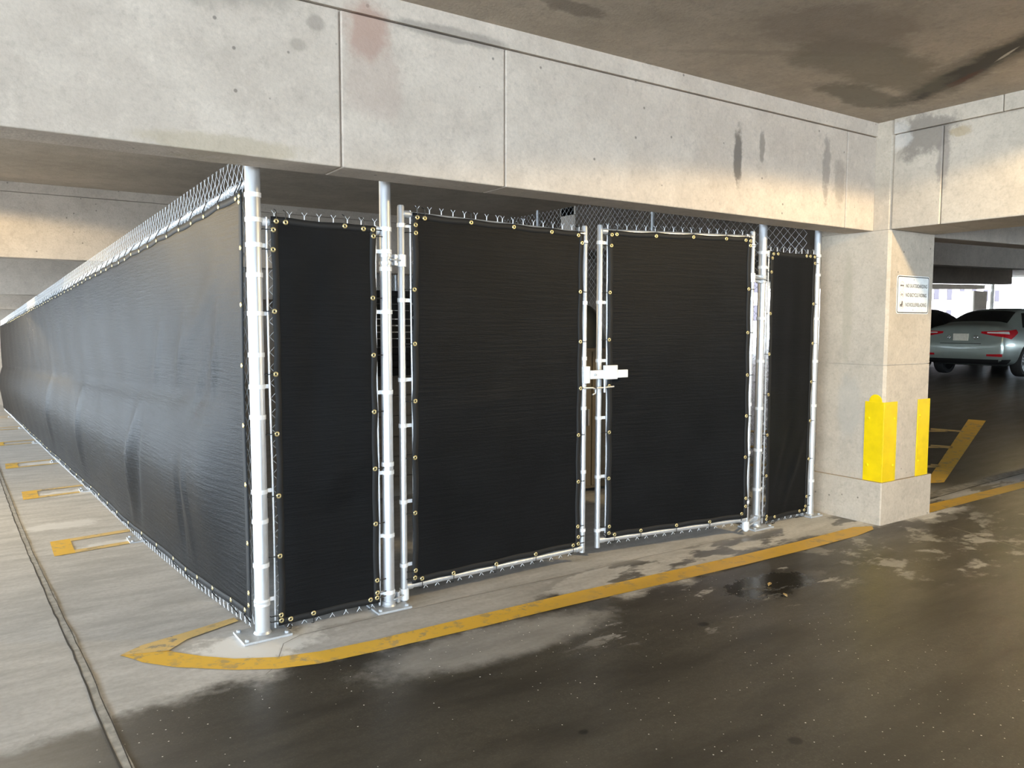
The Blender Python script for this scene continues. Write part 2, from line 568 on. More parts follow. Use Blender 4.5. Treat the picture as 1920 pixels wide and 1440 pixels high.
front = [(-0.629, 0.137), (-0.554, -0.023), (-0.437, -0.161), (-0.223, -0.336), (-0.06, -0.432), (0.12, -0.485), (0.378, -0.505), (0.955, -0.525), (1.518, -0.535), (2.172, -0.56), (2.943, -0.585), (3.607, -0.592), (4.205, -0.58), (4.469, -0.543),
         (4.548, -0.482), (4.398, -0.42), (3.719, -0.434), (3.113, -0.43), (2.321, -0.402), (1.629, -0.378), (1.048, -0.375), (0.427, -0.375), (0.167, -0.355), (-0.022, -0.308), (-0.192, -0.215), (-0.31, -0.103), (-0.405, 0.011), (-0.453, 0.106)]
marking(front, M_PAINT)
marking([(-0.43, 0.05), (-0.327, 0.167), (-0.042, 0.300), (-0.046, 0.380), (-0.326, 0.285), (-0.523, 0.225), (-0.629, 0.137)], M_PAINT2, lift=.0036)
def hairpin(dx, yc):
    """double stall line closed by a filled end"""
    P = lambda x, y: (x + dx - .045 * (yc - 3.1), y + yc - 3.1 + .16 * (x + .74))
    marking([P(-.75, 2.79), P(-.61, 2.79), P(-.61, 3.33), P(-.75, 3.33)], M_PAINT)
    marking([P(-.61, 2.79), P(-.02, 2.79), P(-.02, 2.89), P(-.61, 2.90)], M_PAINT2)
    marking([P(-.61, 3.23), P(-.02, 3.23), P(-.02, 3.33), P(-.61, 3.33)], M_PAINT2)
for yc in (3.06, 5.74, 8.36, 11.2, 13.9, 16.7):
    hairpin(0, yc)
marking([(5.33, -0.50), (5.816, -0.535), (6.804, -0.6), (12, -.62), (12, -.46), (7.073, -0.486), (5.982, -0.40), (5.33, -0.33)], M_PAINT)
marking([(6.33, .06), (6.50, -.03), (10.62, 1.50), (10.58, 1.72)], M_PAINT)
marking([(9.488, 1.683), (9.559, 1.292), (9.44, 1.227), (9.362, 1.616)], M_PAINT2)
marking([(8.314, 1.061), (8.397, 0.832), (8.224, 0.758), (8.182, 0.99)], M_PAINT2)
marking([(7.24, 0.491), (7.269, 0.388), (7.124, 0.335), (7.11, 0.422)], M_PAINT2)
for i, (hx, hy) in enumerate(((9.45, 1.45), (8.3, .92), (7.2, .42))):
    marking([(hx, hy), (hx - .1, hy - .07), (hx - 2.2, hy + 2.0), (hx - 2.1, hy + 2.1)], M_PAINT2)

def ribbon(line, w, mat, name, lift=.0015, jit=.3):
    L, R = [], []
    pts = []
    for (x0, y0), (x1, y1) in zip(line[:-1], line[1:]):
        k = max(2, int(math.hypot(x1 - x0, y1 - y0) / .12))
        pts += [(x0 + (x1 - x0) * i / k, y0 + (y1 - y0) * i / k) for i in range(k)]
    pts.append(line[-1])
    P = []
    for i, (x, y) in enumerate(pts):
        a, b = pts[max(0, i - 1)], pts[min(len(pts) - 1, i + 1)]
        d = Vector((b[0] - a[0], b[1] - a[1])).normalized()
        o = random.uniform(-jit, jit) * w * .5
        ww = w * random.uniform(.75, 1.2)
        P.append([(x - d.y * (o + s * ww / 2), y + d.x * (o + s * ww / 2), gz(x, y) + lift) for s in (-1, 1)])
    return MB().grid(P).build(name, mat, floor, fix=False)
crack = [(-1.2, 12), (-1.052, 7.549), (-0.951, 4.526), (-0.869, 2.448), (-0.823, 1.302), (-0.787, 0.226), (-0.764, -0.403), (-0.738, -0.921), (-.70, -1.8)]
ribbon(crack, .036, M_SEAL, 'joint_sealant', .003)
ribbon([(x - .018, y) for x, y in crack], .008, M_DARKJOINT, 'joint_gap', .0036, .8)
ribbon([(x + .015, y) for x, y in crack], .004, M_DARKJOINT, 'joint_gap', .0036, .9)
ribbon([(-.12, -.46), (-.05, -.39), (.05, -.17), (0.161, -0.11), (0.562, -0.10), (1.226, -0.10), (1.917, -0.115), (2.486, -0.10), (3.4, -.11)], .004, M_DARKJOINT2, 'joint_gap', .0026, .6)
ribbon([(4.75, -1.9), (4.85, -1.424), (4.952, -1.132), (5.034, -0.822)], .011, M_LIGHTJOINT, 'joint_filler')
ribbon([(5.33, -.18), (5.834, -0.207), (6.71, -0.223), (7.588, -0.269), (12, -.3)], .10, M_LIGHTJOINT, 'joint_filler')
ribbon([(5.33, -.25), (5.834, -0.275), (6.71, -0.29), (7.588, -0.33), (12, -.36)], .012, M_DARKJOINT, 'joint_gap')

# ------------------------------------------------------------------ beams
def beam_x(name, label, y0, y1, cuts, zb, zt, mat, ledge=.102, gap=.007):
    """precast beam along x: core plus proud blocks with open joints and a cast ledge under the slab"""
    b = tag(root(name, (cuts[0], y0, zb(cuts[0]))), label, kind='structure')
    x0, x1 = cuts[0], cuts[-1]
    def bar(a, c, ya, yb, f0, f1):
        return MB().quadbox([(a, ya, f0(a)), (c, ya, f0(c)), (c, yb, f0(c)), (a, yb, f0(a)), (a, ya, f1(a)), (c, ya, f1(c)), (c, yb, f1(c)), (a, yb, f1(a))])
    bar(x0, x1, y0 + .02, y1 - .005, lambda x: zb(x) + .006, zt).build('core', mat, b)
    for a, c in zip(cuts[:-1], cuts[1:]):
        bar(a + gap / 2, c - gap / 2, y0, y1, zb, lambda x: zt(x) - ledge - .004).build('block', mat, b, bevel=.007)
    bar(x0, x1, y0 - .012, y1 + .01, lambda x: zt(x) - ledge, lambda x: zt(x) + .01).build('ledge', mat, b)
    return b
beam_x('beam', 'pale concrete beam above the fence, nearest', -.348, -.115, [-9, .315, 1.224, 4.27, 4.645], lambda x: 2.285, lambda x: 3.1, M_BEAM)
beam_x('beam', 'concrete beam crossing over the long fence, behind the nearest beam', 6.3, 6.55, [-9, .9, 5.28], lambda x: 2.285, lambda x: 3.1, M_BEAM2)
beam_x('beam', 'concrete beam far along the long fence, in shade', 13.0, 13.25, [-9, 5.28], lambda x: 2.10, lambda x: cz(0, 13), M_BEAM2)
beam_x('beam', 'concrete beam at the far end of the long fence', 19.6, 19.9, [-9, 5.28], lambda x: 1.94, lambda x: cz(0, 19.6), M_BEAM2)
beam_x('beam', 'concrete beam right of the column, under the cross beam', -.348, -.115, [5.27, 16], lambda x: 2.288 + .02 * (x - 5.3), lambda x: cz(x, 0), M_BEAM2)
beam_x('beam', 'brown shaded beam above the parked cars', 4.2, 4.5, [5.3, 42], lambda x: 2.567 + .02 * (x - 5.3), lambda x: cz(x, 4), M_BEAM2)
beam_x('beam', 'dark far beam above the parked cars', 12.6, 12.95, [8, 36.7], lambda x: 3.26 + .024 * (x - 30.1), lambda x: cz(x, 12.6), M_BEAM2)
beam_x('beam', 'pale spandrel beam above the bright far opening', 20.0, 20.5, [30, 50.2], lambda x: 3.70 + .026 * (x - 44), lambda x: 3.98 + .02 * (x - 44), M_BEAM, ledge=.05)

yb = tag(root('beam', (4.64, -.49, 2.285)), 'concrete cross beam running from the column toward the viewer', kind='structure')
MB().box((4.66, -14, 2.291), (5.25, -.5, 3.09)).build('core', M_YBEAM, yb)
for a, c in ((-.4915, -.853), (-.857, -6.9), (-6.906, -14)):
    MB().box((4.64 + (.0 if a > -.6 else .004), c, 2.285), (5.27, a, 2.985)).build('block', M_YBEAM, yb, bevel=.008)
for a, c in ((-.4915, -1.25), (-1.255, -14)):
    MB().box((4.628, c, 2.99), (5.285, a, 3.11)).build('ledge', M_YBEAM, yb, bevel=.006)

# ------------------------------------------------------------------ column
def shaft(x0, x1, y0, y1, c):
    return [(x0 + c, y0), (x1 - c, y0), (x1, y0 + c), (x1, y1), (x0, y1), (x0, y0 + c)]
def chamfer(x0, x1, y0, y1, c):
    return [(x0 + c, y0), (x1 - c, y0), (x1, y0 + c), (x1, y1 - c), (x1 - c, y1), (x0 + c, y1), (x0, y1 - c), (x0, y0 + c)]
colr = tag(root('column', (4.97, -.12, 0)), 'square concrete column with yellow corner guards and a white sign', kind='structure')
MB().prism(shaft(4.612, 5.345, -.508, .10, .008), -.05, .334).build('base_block', M_COLUMN, colr)
MB().prism(shaft(4.64, 5.29, -.49, .10, .02), .338, 1.246).build('shaft_block', M_COLUMN, colr)
MB().prism(shaft(4.64, 5.29, -.49, .10, .02), 1.252, 2.283).build('shaft_block', M_COLUMN, colr)
MB().prism(shaft(4.64, 5.27, -.488, .10, .02), 2.287, 3.1).build('shaft_block', M_COLUMN, colr)
MB().prism(shaft(4.65, 5.28, -.48, .09, .02), .3, 2.9).build('core', M_COLUMN, colr)
colf = tag(root('column', (49.8, 20.3, 1.8)), 'far concrete column in the bright opening behind the cars', kind='structure')
MB().prism(chamfer(48.95, 50.6, 20.02, 20.9, .05), 1.6, 3.72).build('shaft_block', M_BEAM2, colf)

# yellow corner guards
def guard(sx, x_c, label):
    """L-shaped steel angle: front flange on the column face, side flange round the corner"""
    t = .006
    g = tag(root('corner_guard', (x_c, -.49, .335)), label, 'corner guard')
    x_in = x_c - sx * .175
    y0 = -.49
    xo = x_c + sx * t
    a, b = sorted((x_in, xo))
    MB().box((a, y0 - t - .0015, .336), (b, y0 - .0015, .962)).build('front_flange', M_YELLOW, g, bevel=.0015)
    a, b = sorted((x_c + sx * .0008, xo))
    MB().box((a, y0 - .0015, .336), (b, y0 + .155, .962)).build('side_flange', M_YELLOW, g, bevel=.0015)
    for z in (.46, .83):
        MB().lathe([(0, .008), (.008, .007), (.012, .002), (.012, 0)], (x_c - sx * .14, y0 - t - .0015, z), (0, -1, 0), 12).build('bolt', M_YELLOW, g, smooth=True)
        MB().lathe([(0, .008), (.008, .007), (.012, .002), (.012, 0)], (xo, y0 + .12, z), (sx, 0, 0), 12).build('bolt', M_YELLOW, g, smooth=True)
    return g
guard(-1, 4.64, 'yellow steel corner guard on the column edge beside the fence')
guard(1, 5.29, 'narrow yellow steel corner guard below the white sign, on the far column edge')
bm_ = MB().lathe([(0, .0012), (.05, .001), (.055, 0)], (4.6392, -.42, .965), (-1, 0, 0), 16).build('paint_smear', M_YELLOW, colr)

# ------------------------------------------------------------------ sign
SX0, SX1, SZ0, SZ1 = 4.748, 5.213, 1.648, 1.945
SYF = -.4915
def rrect(x0, x1, z0, z1, r, n=6):
    P = []
    for cx, cz_, a0 in ((x1 - r, z1 - r, 0), (x0 + r, z1 - r, 90), (x0 + r, z0 + r, 180), (x1 - r, z0 + r, 270)):
        for i in range(n + 1):
            a = math.radians(a0 + 90 * i / n)
            P.append((cx + r * math.cos(a), cz_ + r * math.sin(a)))
    return P
def slab_y(poly, y0, y1):
    m = MB()
    n = len(poly)
    m.v = [(x, y0, z) for x, z in poly] + [(x, y1, z) for x, z in poly]
    m.f = [tuple(range(n)), tuple(range(2 * n - 1, n - 1, -1))] + [(i, (i + 1) % n, n + (i + 1) % n, n + i) for i in range(n)]
    return m
def ring_y(o, i, y):
    m = MB()
    n = len(o)
    m.v = [(x, y, z) for x, z in o] + [(x, y, z) for x, z in i]
    m.f = [(k, (k + 1) % n, n + (k + 1) % n, n + k) for k in range(n)]
    return m
sg = tag(root('sign', (SX0, SYF, SZ0)), 'white sign on the column forbidding skateboarding, bicycle riding and rollerblading', 'sign')
slab_y(rrect(SX0, SX1, SZ0, SZ1, .022), SYF, SYF - .003).build('panel', M_WHITE, sg)
ring_y(rrect(SX0 + .006, SX1 - .006, SZ0 + .006, SZ1 - .006, .02), rrect(SX0 + .013, SX1 - .013, SZ0 + .013, SZ1 - .013, .015), SYF - .0036).build('border', M_INK, sg)
for zz in (SZ1 - .03, SZ0 + .03):
    MB().lathe([(0, .004), (.005, .003), (.006, 0)], (SX0 + .235, SYF - .003, zz), (0, -1, 0), 10).build('bolt', M_PLATE, sg, smooth=True)
def text_y(body, x0, x1, zc, h, y, mat, parent, name='lettering'):
    c = bpy.data.curves.new(name, 'FONT')
    c.body = body
    c.size = 1
    o = bpy.data.objects.new(name, c)
    COL.objects.link(o)
    bpy.context.view_layer.update()
    me = o.evaluated_get(bpy.context.evaluated_depsgraph_get()).to_mesh()
    V = [tuple(v.co) for v in me.vertices]
    F = [tuple(p.vertices) for p in me.polygons]
    o.to_mesh_clear()
    bpy.data.objects.remove(o)
    bpy.data.curves.remove(c)
    ax0, ax1 = min(v[0] for v in V), max(v[0] for v in V)
    az0, az1 = min(v[1] for v in V), max(v[1] for v in V)
    m = MB()
    m.v = [(x0 + (v[0] - ax0) / (ax1 - ax0) * (x1 - x0), y, zc + ((v[1] - az0) / (az1 - az0) - .5) * h) for v in V]
    m.f = F
    return m.build(name, mat, parent, fix=False)
for body, zc, x1 in (('NO SKATEBOARDING', SZ1 - .079, SX0 + .432), ('NO BICYCLE RIDING', SZ1 - .150, SX0 + .426), ('NO ROLLERBLADING', SZ1 - .226, SX0 + .426)):
    text_y(body, SX0 + .125, x1, zc, .029, SYF - .0042, M_INK, sg)
def circ(cx, cz_, r, n=24):
    return [(cx + r * math.cos(2 * PI * i / n), cz_ + r * math.sin(2 * PI * i / n)) for i in range(n)]
for i, zc in enumerate((SZ1 - .079, SZ1 - .150, SZ1 - .226)):
    cx = SX0 + .068
    pm = MB()
    if i == 0:                                   # skateboard: deck with two wheels
        pm.box((cx - .022, SYF - .0042, zc - .002), (cx + .022, SYF - .0036, zc + .005))
        for s in (-1, 1):
            pm.lathe([(0, .0003), (.004, .0003), (.004, 0)], (cx + s * .013, SYF - .0038, zc - .006), (0, -1, 0), 10)
    elif i == 1:                                 # bicycle: two wheels and a frame
        for s in (-1, 1):
            r_ = ring_y(circ(cx + s * .012, zc - .004, .009, 16), circ(cx + s * .012, zc - .004, .0075, 16), SYF - .0040)
            k = len(pm.v); pm.v += r_.v; pm.f += [tuple(k + q for q in f) for f in r_.f]
        for a, b in (((-.012, -.004), (-.004, .009)), ((-.004, .009), (.009, .009)), ((.009, .009), (.012, -.004)), ((-.001, -.004), (.009, .009)), ((-.012, -.004), (-.001, -.004))):
            pm.tube([(cx + a[0], SYF - .004, zc + a[1]), (cx + b[0], SYF - .004, zc + b[1])], .0007, 4)
    else:                                        # inline skate: boot on a row of wheels
        slabp = [(-.02, -.008), (.014, -.008), (.014, .026), (.003, .026), (.001, .006), (-.018, .001)]
        r_ = slab_y([(cx + a, zc + b) for a, b in slabp], SYF - .0036, SYF - .0042)
        pm.v += r_.v; pm.f += r_.f
        for s in (-.015, -.005, .005, .013):
            pm.lathe([(0, .0003), (.004, .0003), (.004, 0)], (cx + s, SYF - .0038, zc - .013), (0, -1, 0), 8)
    pm.build('pictogram', M_INK, sg, fix=False)
    rm = ring_y(circ(cx, zc, .031), circ(cx, zc, .028), SYF - .0045)
    k = len(rm.v)
    d = .028 * .7
    rm.v += [(cx - d - .001, SYF - .0045, zc + d - .001), (cx - d + .001, SYF - .0045, zc + d + .001), (cx + d + .001, SYF - .0045, zc - d + .001), (cx + d - .001, SYF - .0045, zc - d - .001)]
    rm.f.append((k, k + 1, k + 2, k + 3))
    rm.build('prohibition_ring', M_RED, sg, fix=False)

# ------------------------------------------------------------------ fence hardware
def band_mesh(r, h=.022):
    return MB().lathe([(r, -h / 2), (r + .0035, -h / 2), (r + .0035, h / 2), (r, h / 2)], (0, 0, 0), (0, 0, 1), 20).build('tmp', M_BAND, smooth=True)
def grab(o):
    me = o.data
    bpy.data.objects.remove(o)
    return me
ME_BOLT = grab(MB().lathe([(0, .012), (.006, .012), (.011, .010), (.011, 0), (.006, 0), (.006, -.004), (0, -.004)], (0, 0, 0), (0, 0, 1), 6).build('anchor_bolt', M_PLATE))
ME_GROM = grab(MB().lathe([(.0052, .0), (.0052, .0022), (.0068, .0034), (.0098, .0032), (.0128, .0012), (.0132, 0)], (0, 0, 0), (0, 0, 1), 18).build('grommet', M_BRASS, smooth='all'))
BANDS = {}
def add_band(parent, c, r, tab_dir=None, tab=.03):
    k = round(r, 4)
    if k not in BANDS:
        BANDS[k] = grab(band_mesh(r))
    inst(BANDS[k], 'tension_band', parent, c)
    if tab_dir is not None:
        d = Vector(tab_dir).normalized()
        n = Vector((-d.y, d.x, 0))
        return MB().obox(Vector(c) + d * (r + tab / 2), d, n, (0, 0, 1), tab / 2, .0045, .010).build('band_tab', M_BAND, parent)

def post(x, y, r, top, label, plate=(.12, .10), bands=(), tabs=(), name='fence_post', cat='post', flare=0, group=None, prot=0.0):
    z0 = gz(x, y)
    p = tag(root(name, (x, y, z0)), label, cat, group)
    pl = .012
    pm = MB()
    pr = [(0, z0 + pl), (r, z0 + pl), (r, top - .02), (r * .85, top - .004), (0, top)]
    if flare:
        pr = [(0, z0 + pl), (r + flare, z0 + pl), (r + flare, z0 + .09), (r, z0 + .14), (r, top - .02), (r * .85, top - .004), (0, top)]
    pm.lathe(pr, (x, y, 0), (0, 0, 1), 28).build('pole', M_STEEL, p, smooth=True)
    ca, sa = math.cos(prot), math.sin(prot)
    MB().obox((x, y, z0 + pl / 2 + .001), (ca, sa, 0), (-sa, ca, 0), (0, 0, 1), plate[0], plate[1], pl / 2).build('base_plate', M_PLATE, p, bevel=.002)
    MB().lathe([(r, 0), (r + .009, 0), (r + .002, .012), (r, .012)], (x, y, z0 + pl), (0, 0, 1), 20).build('weld_bead', M_STEEL, p, smooth=True)
    for sx in (-1, 1):
        for sy in (-1, 1):
            dx, dy = sx * (plate[0] - .022), sy * (plate[1] - .022)
            inst(ME_BOLT, 'anchor_bolt', p, (x + dx * ca - dy * sa, y + dx * sa + dy * ca, z0 + pl + .001))
    for z in bands:
        add_band(p, (x, y, z), r)
    for z, d, t in tabs:
        add_band(p, (x, y, z), r, d, t)
    return p

post(0, 0, .036, 2.62, 'thick galvanised corner post where the two black screens meet', plate=(.12, .095),
     bands=[2.174, 2.057, 1.793, 1.406, 1.1, .582, .36, .165], tabs=[(1.937, (1, .05, 0), .03), (1.607, (1, .05, 0), .03), (1.25, (1, .05, 0), .03), (.73, (1, .05, 0), .03), (.177, (1, .05, 0), .03)], prot=.03)
post(.690, 0, .0305, 2.62, 'galvanised gate post left of the wide left gate', plate=(.10, .085),
     bands=[2.059, 1.85, .80], tabs=[(1.941, (-1, 0, 0), .026), (1.622, (-1, 0, 0), .026), (1.192, (-1, 0, 0), .026), (.755, (-1, 0, 0), .026), (.408, (-1, 0, 0), .026), (.091, (-1, 0, 0), .026)])
post(3.772, 0, .0305, 2.62, 'galvanised gate post right of the right gate', plate=(.11, .085),
     bands=[2.10, 1.608, 1.285, .925, .605], tabs=[(1.99, (1, 0, 0), .03), (.30, (1, 0, 0), .03)])
post(4.445, 0, .0255, 2.62, 'slim galvanised post against the concrete column', plate=(.075, .07),
     bands=[2.11, 1.957, 1.608, 1.268, .908, .293], flare=.004)

# chain link wire fields ------------------------------------------------------
def chain_link(A, B, z0, z1, parent, pitch=.0378, r=.0018, tips=True, foot=True, stem=1.0):
    A, B = Vector((*A, 0)), Vector((*B, 0))
    L = (B - A).length
    d = (B - A) / L
    n = Vector((d.y, -d.x, 0))
    N = int(L / pitch)
    off = (L - N * pitch) / 2 + pitch / 2
    m = MB()
    a, b = tuple(n), tuple(d)
    for i in range(N):
        s = off + i * pitch
        q = A + d * s
        zb, zt = z0(q.x, q.y), z1(q.x, q.y)
        K = int(round((zt - zb) / pitch))
        pts = []
        for k in range(K + 1):
            sg_ = 1 if (k + i) % 2 else -1
            p = q + d * (sg_ * (pitch / 2 - .0016)) + n * (.0016 * (1 if k % 2 else -1))
            pts.append((p.x, p.y, zb + (zt - zb) * k / K))
        m.wire(pts, a, b, r)
        for (pt, up_) in ((pts[-1], 1), (pts[0], -1)):
            if (up_ == 1 and not tips) or (up_ == -1 and not foot):
                continue
            e = Vector(pt)
            sgn = 1 if ((K if up_ == 1 else 0) + i) % 2 else -1
            if sgn > 0:
                h1, h2 = (.026 * stem, .018 + .026 * stem) if up_ == 1 else (.012, .03)
                m.wire([e, e + Vector((0, 0, up_ * h1))], a, b, r * 1.7)
                for s2 in ((-1, 1)):
                    m.wire([e + Vector((0, 0, up_ * h1)), e + d * s2 * .013 + Vector((0, 0, up_ * h2))], a, b, r)
    o = m.build('chain_link_mesh', M_WIRE, parent, fix=False)
    o['kind'] = 'stuff'
    return o

# framed front panels ---------------------------------------------------------
def front_panel(x0, x1, zt, label, barL, barR):
    p = tag(root('chain_link_section', (x0, 0, 0)), label, 'fence section')
    MB().tube([(x0, .012, zt - .012), (x1, .012, zt - .012)], .017, 14).build('top_rail', M_STEEL, p, smooth=True)
    for xb, w in ((barL, -.02), (barR, .02)):
        pts = [(xb + .004 * math.sin(3 * z), -.004, z) for z in np.linspace(.025, zt + .01, 14)]
        MB().tube(pts, .0062, 8).build('tension_bar', M_STEEL, p, smooth=True)
    for xc, s in ((x0, 1), (x1, -1)):
        MB().lathe([(.0, .0), (.022, .0), (.022, .028), (.018, .032), (.018, .034), (0, .034)], (xc + s * .004, .012, zt - .012), (s, 0, 0), 14).build('rail_end_cup', M_BAND, p, smooth=True)
    chain_link((x0 + .02, 0), (x1 - .02, 0), lambda x, y: .045, lambda x, y: zt + .002, p)
    return p
front_panel(.037, .659, 2.064, 'narrow chain link section behind the screen between corner post and gate post', .062, .632)
front_panel(3.803, 4.419, 2.112, 'narrow chain link section behind the screen between gate post and column', 3.838, 4.402)

# gates -----------------------------------------------------------------------
class Leaf:
    def __init__(self, A, B):
        self.A, self.B = Vector((*A, 0)), Vector((*B, 0))
        self.L = (self.B - self.A).length
        self.d = (self.B - self.A) / self.L
        n = Vector((self.d.y, -self.d.x, 0))
        self.n = n if n.y < 0 else -n
    def P(self, s, z, o=0.0):
        q = self.A + self.d * s + self.n * o
        return Vector((q.x, q.y, z))

def gate(lf, label, hs, hz, fz, top, bot, bandsH, bandsF):
    g = tag(root('gate', (lf.A.x, lf.A.y, 0)), label, 'gate')
    R = .0192
    s0, s1 = hs
    for nm, s, (za, zb_) in (('hinge_stile', s0, hz), ('free_stile', s1, fz)):
        q = lf.P(s, 0)
        MB().lathe([(0, za), (R, za), (R, zb_ - .008), (R * .8, zb_), (0, zb_ + .002)], (q.x, q.y, 0), (0, 0, 1), 20).build(nm, M_STEEL, g, smooth=True)
    for nm, (a, b) in (('top_rail', top), ('bottom_rail', bot)):
        MB().tube([lf.P(s0 + .01, a), lf.P(s1 - .01, b)], .0165, 14).build(nm, M_STEEL, g, smooth=True)
        for s, z, sg_ in ((s0, a, 1), (s1, b, -1)):
            MB().lathe([(.0166, .012), (.021, .012), (.021, .05), (.0166, .05)], lf.P(s, z), lf.d * sg_, 14).build('rail_collar', M_STEEL, g, smooth=True)
    for s, sg_ in ((s0 + .057, 1), (s1 - .057, -1)):
        pts = [lf.P(s + sg_ * (.004 * math.sin(2.4 * z)), z, .006) for z in np.linspace(bot[0] + .03, top[0] + .02, 14)]
        MB().tube(pts, .0058, 8).build('tension_bar', M_STEEL, g, smooth=True)
    for z in bandsH:
        add_band(g, lf.P(s0, z), R, lf.d, .034)
    for z in bandsF:
        add_band(g, lf.P(s1, z), R, -lf.d, .034)
    A2, B2 = lf.P(s0 + .05, 0, .0), lf.P(s1 - .05, 0, .0)
    zt = lambda x, y: top[0] + (top[1] - top[0]) * ((Vector((x, y, 0)) - lf.A).dot(lf.d) / lf.L) + .008
    zb_ = lambda x, y: bot[0] + (bot[1] - bot[0]) * ((Vector((x, y, 0)) - lf.A).dot(lf.d) / lf.L) - .004
    chain_link(A2[:2], B2[:2], zb_, zt, g, foot=True)
    return g
G1 = Leaf((.78, .02), (2.101, .05))
G2 = Leaf((3.537, -.10), (2.272, .10))
g1 = gate(G1, 'wide left leaf of the double gate, hinged on the gate post nearer the corner', (.012, 1.312), (-.0 + .012, 2.198), (.068, 2.184), (2.152, 2.132), (.092, .096),
          [2.09, 1.687, 1.253, .999, .574, .216], [2.079, 1.696, 1.34, 1.018, .603, .217])
g2 = gate(G2, 'right leaf of the double gate, swung slightly inward', (.006, 1.289), (.03, 2.233), (.06, 2.208), (2.188, 2.168), (.118, .108),
          [2.129, 1.749, 1.357, .977, .62, .25], [2.093, 1.704, 1.32, .939, .543, .178])

def hinge(g, lf, s_st, px, py, z, pr, low):
    """post strap, two bolts and a leaf socket round the gate stile"""
    q = lf.P(s_st, z)
    c = Vector((px, py, z))
    d = (q - c); d.z = 0
    L = d.length; d.normalize()
    n = Vector((-d.y, d.x, 0))
    h = tag(MB().lathe([(.0195, -.032), (.0265, -.032), (.0265, .032), (.0195, .032)], q, (0, 0, 1), 20).build('hinge', M_BAND, g, smooth=True))
    for dz in (-.02, .02):
        MB().obox((c + q) / 2 + Vector((0, 0, dz)), d, n, (0, 0, 1), (L - .02) / 2, .006, .007).build('hinge_arm', M_STEEL, h)
        ring = [(pr, -.008), (pr + .005, -.008), (pr + .005, .008), (pr, .008)]
        MB().lathe(ring, c + Vector((0, 0, dz)), (0, 0, 1), 22).build('post_strap', M_STEEL, h, smooth=True)
    for s in (-1, 1):
        MB().tube([c + d * (pr * .2) + n * s * (pr + .008), c + d * (L - .018) + n * s * .02], .0042, 8).build('strap_bolt', M_PLATE, h, smooth=True)
    MB().obox(c + d * (pr + .018) + Vector((0, 0, 0)), d, n, (0, 0, 1), .008, .028, .03).build('hinge_plate', M_STEEL, h, bevel=.002)
hinge(g1, G1, .012, .690, 0, 1.90, .0305, False)
hinge(g1, G1, .012, .690, 0, .052, .0305, True)
hinge(g2, G2, .006, 3.772, 0, 1.90, .0305, False)
hinge(g2, G2, .006, 3.772, 0, .072, .0305, True)

# fork latch on the left gate, its bar reaching across the right gate
def latch():
    z = 1.235
    q = G1.P(1.312, z)
    L = MB().obox(q + G1.n * .026, G1.d, G1.n, (0, 0, 1), .026, .012, .055).build('latch', M_LATCH, g1, bevel=.003)
    MB().lathe([(.0195, -.05), (.0245, -.05), (.0245, .05), (.0195, .05)], q, (0, 0, 1), 18).build('latch_collar', M_LATCH, L, smooth=True)
    MB().obox(G1.P(1.425, z, .036), G1.d, G1.n, (0, 0, 1), .085, .007, .028).build('latch_plate', M_LATCH, L, bevel=.003)
    MB().obox(G1.P(1.505, z + .012, .045), G1.d, G1.n, (0, 0, 1), .055, .012, .046).build('latch_box', M_LATCH, L, bevel=.003)
    MB().obox(G1.P(1.585, z, .045), G1.d, G1.n, (0, 0, 1), .07, .009, .026).build('latch_bar', M_LATCH, L, bevel=.003)
    MB().lathe([(0, .012), (.006, .011), (.008, 0)], G1.P(1.375, z, .043), G1.n, 10).build('latch_rivet', M_PLATE, L, smooth=True)
    MB().tube([G1.P(1.29, z - .085, .024), G1.P(1.36, z - .085, .036), G1.P(1.385, z - .095, .036), G1.P(1.385, z - .12, .036), G1.P(1.36, z - .13, .036)], .006, 8).build('latch_hook', M_STEEL, L, smooth=True)
    MB().tube([G1.P(1.40, z - .09, .03), G1.P(1.55, z - .085, .03)], .006, 8).build('latch_bolt', M_STEEL, L, smooth=True)
    MB().tube([G1.P(1.465, z - .03, .034), G1.P(1.465, z - .12, .034)], .007, 8).build('latch_bolt', M_STEEL, L, smooth=True)
latch()

